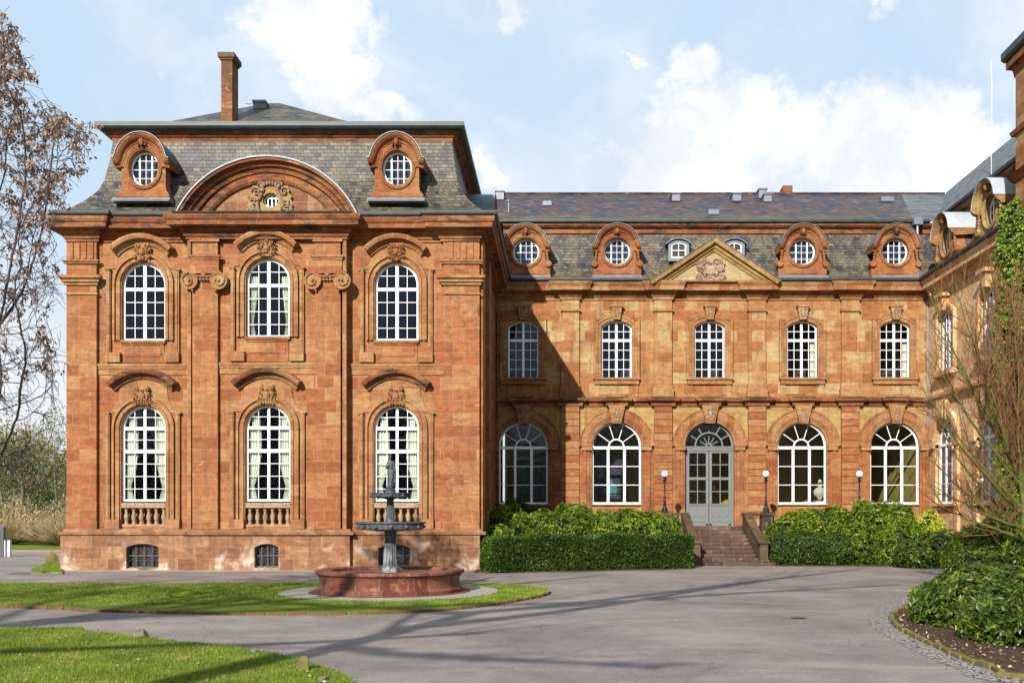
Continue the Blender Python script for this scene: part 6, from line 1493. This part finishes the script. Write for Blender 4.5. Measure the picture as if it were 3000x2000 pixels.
# --- distant wood at the left
R_ = np.random.default_rng(9)
spots = []
for i in range(26):
    y = 74 + (i % 13) * 3.6 + R_.uniform(-2, 2); s_ = F / y; px = -190 + 400 * ((i * .618) % 1) ; spots.append(((px - PX) / s_, y))
kinds = [('leaf_spring', 'budding yellow green tree'), ('leaf_darkpine', 'dark evergreen tree'), ('leaf_spring', 'pale bare looking tree'), ('leaf_tan', 'brownish tree')]
where = ['at the left edge of the far wood', 'left of centre in the far wood', 'in the far wood nearer the pavilion', 'in the far wood just left of the pavilion corner']
for i, (x, y) in enumerate(spots):
    h = (10.5 + R_.uniform(-2.5, 2.2)) * (y / 95); kd, kn = kinds[i % 4] if i % 4 != 3 or i % 8 == 3 else kinds[0]
    px = PX + x * F / y; wv = where[int(np.clip((px + 190) / 400 * 4, 0, 3))]
    dep = 'nearest row' if y < 88 else ('middle rows' if y < 104 else 'rear rows')
    t = thing('woodland_tree', (x, y, 0), f'{kn} {wv}, {dep}', 'tree', 'trees of the distant wood'); T = Tree()
    pts, de = wander((x, y, 0), (0, 0, 1), h * .8, 8, .05, (0, 0, .1), R_); T.branch(pts, .16, .04, 6)
    for k in range(9):
        a = R_.uniform(0, 6.28); j = R_.integers(2, 8); grow(T, pts[j], (math.cos(a), math.sin(a), .7), h * .24, .05, 2, R_, nch=(3, 3, 4, 3), trop=(0, 0, .3), ang=.7)
    T.mesh('trunk', 'grey_twig' if i % 3 else 'bark', t, (x, y, 0))
    tp = np.array([q for q, _ in T.tips]); per = {'leaf_darkpine': 9, 'leaf_tan': 4, 'leaf_spring': 5}[kd]
    if 'bare' in kn: per = 2
    C_ = np.repeat(tp, per, 0) + R_.normal(size=(len(tp) * per, 3)) * .35; A_ = R_.normal(size=C_.shape)
    V, Fq = leaf_geo(C_, A_, .26 if per < 9 else .34, .07); np_mesh('crown', V - np.array((x, y, 0)), Fq, kd, t)
    if i % 5 == 1:
        for k in range(3):
            q = tp[R_.integers(len(tp))]; c2 = q + unit(R_.normal(size=(160, 3))) * R_.uniform(.2, .5, (160, 1)); V, Fq = leaf_geo(c2, R_.normal(size=c2.shape), .2, .04); np_mesh('mistletoe', V - np.array((x, y, 0)), Fq, 'leaf_shrub', t)
# undergrowth at the foot of the wood
n = 16000; y = R_.uniform(66, 78, n); s_ = F / y; px = R_.uniform(-260, 215, n); x = (px - PX) / s_; z = R_.random(n) ** 1.3 * (1.9 + .9 * np.sin(x * 1.3) + .5 * np.sin(x * 3.1 + y))
V, Fq = leaf_geo(np.stack([x, y, z], 1), R_.normal(size=(n, 3)) + np.array([0, 0, 1.2]), .38, .035)
tag(np_mesh('undergrowth', V, Fq, 'leaf_tan'), kind='stuff')
n = 14000; y = R_.uniform(110, 128, n); s_ = F / y; px = R_.uniform(-300, 215, n); x = (px - PX) / s_; z = R_.random(n) * (10 + 1.6 * np.sin(x * .35) + 1.2 * np.sin(x * .9))
V, Fq = leaf_geo(np.stack([x, y, z], 1), R_.normal(size=(n, 3)), .6, .14); tag(np_mesh('far_wood', V, Fq, 'leaf_spring'), kind='stuff')
n = 26000; y = R_.uniform(-95, -78, n); x = R_.uniform(-90, 100, n); z = R_.random(n) ** .8 * (15 + 2.5 * np.sin(x * .12) + 1.5 * np.sin(x * .43))
V, Fq = leaf_geo(np.stack([x, y, z], 1), R_.normal(size=(n, 3)), 1.1, .3); tag(np_mesh('unseen_wood', V, Fq, 'leaf_darkpine'), kind='stuff')  # unseen leaf mass added behind the viewer to darken pane reflections and ambient light
# tan ornamental grass clump
for (x, y, h, lab, sd) in ((-31.6, 62.5, 1.7, 'round tan ornamental grass clump near the pavilion corner', 1), (-33.6, 64.5, 1.9, 'tan dry shrub just left of the round grass clump', 2), (-36.6, 65, 1.6, 'brown dry shrub behind the short bollards', 3)):
    R_ = np.random.default_rng(sd); n = 1500; a = R_.uniform(0, 6.28, n); q = R_.uniform(0, 1, n) ** .7
    ax_ = np.stack([np.cos(a) * q, np.sin(a) * q, 1.15 - q * .8], 1); L = h * R_.uniform(.6, 1.1, n)
    V, Fq = leaf_geo(np.stack([np.cos(a) * q * .4, np.sin(a) * q * .4, np.zeros(n)], 1), ax_, L, .02, 0)
    t = thing('grass_clump', (x, y, 0), lab, 'shrub'); np_mesh('blades', V, Fq, 'leaf_tan', t)

# ---------------------------------------------------------------- grass
def in_poly(x, y, poly):
    c = np.zeros(len(x), bool); p = np.array(poly); q = np.roll(p, -1, 0)
    for (x1, y1), (x2, y2) in zip(p, q):
        m_ = ((y1 > y) != (y2 > y)) & (x < (x2 - x1) * (y - y1) / ((y2 - y1) if y2 != y1 else 1e-9) + x1); c ^= m_
    return c
def blades(name, poly, box, n, L, w_, z, excl=None):
    x = rng.uniform(box[0], box[1], n); y = rng.uniform(box[2], box[3], n); k = in_poly(x, y, poly)
    if excl is not None: k &= ~excl(x, y)
    x, y = x[k], y[k]; n = len(x); a = rng.uniform(0, 6.28, n); t = rng.normal(size=(n, 2)) * .55; Lh = L * rng.uniform(.5, 1.3, n) * (1 + .35 * np.sin(x * 2.1) * np.sin(y * 2.7))
    b = np.stack([x, y, np.full(n, z)], 1); s_ = np.stack([np.cos(a), np.sin(a), 0 * a], 1) * w_; tip = b + np.stack([t[:, 0], t[:, 1], np.ones(n)], 1) * Lh[:, None]
    V = np.stack([b - s_, b + s_, tip], 1).reshape(-1, 3); Fq = np.arange(3 * n).reshape(-1, 3)
    return tag(np_mesh(name, V, Fq, 'grass_blade'), kind='stuff')
blades('grass', fl + [(-22, -8)], (-10.6, -1.2, 9.8, 17.2), 230000, .038, .0035, .044)
blades('grass', island, (-17, .5, 21, 28), 190000, .042, .006, .049, lambda x, y: (x - FX) ** 2 + (y - FY) ** 2 < 2.74 ** 2)
blades('grass', vb, (-21, -17, 30, 42), 20000, .05, .008, .059)
# fallen leaves and litter
def litter(name, poly, box, n, z, L=.045):
    x = rng.uniform(box[0], box[1], n); y = rng.uniform(box[2], box[3], n); k = in_poly(x, y, poly); x, y = x[k], y[k]; n = len(x)
    A = rng.normal(size=(n, 3)); A[:, 2] = np.abs(A[:, 2]) * .4; V, Fq = leaf_geo(np.stack([x, y, z + rng.uniform(0, .03, n)], 1), A, L, L * .3, .4)
    return tag(np_mesh(name, V, Fq, 'leaf_litter'), kind='stuff')
litter('leaf_litter', fl + [(-22, -8)], (-10, -1, 10, 17), 700, .06, .05)
litter('leaf_litter', [(20, -3), (20, 32), (13.2, 32), (12.6, 29)] + bed_r, (5, 9, 10, 21), 1800, .052, .055)
litter('leaf_litter', [(5, 10), (8, 10), (8, 21), (6, 21)], (5.6, 8, 10, 20), 90, .012, .05)
litter('leaf_litter', [(-9, 10), (9, 10), (12, 34), (-12, 34)], (-8, 9, 12, 33), 22, .008, .05)
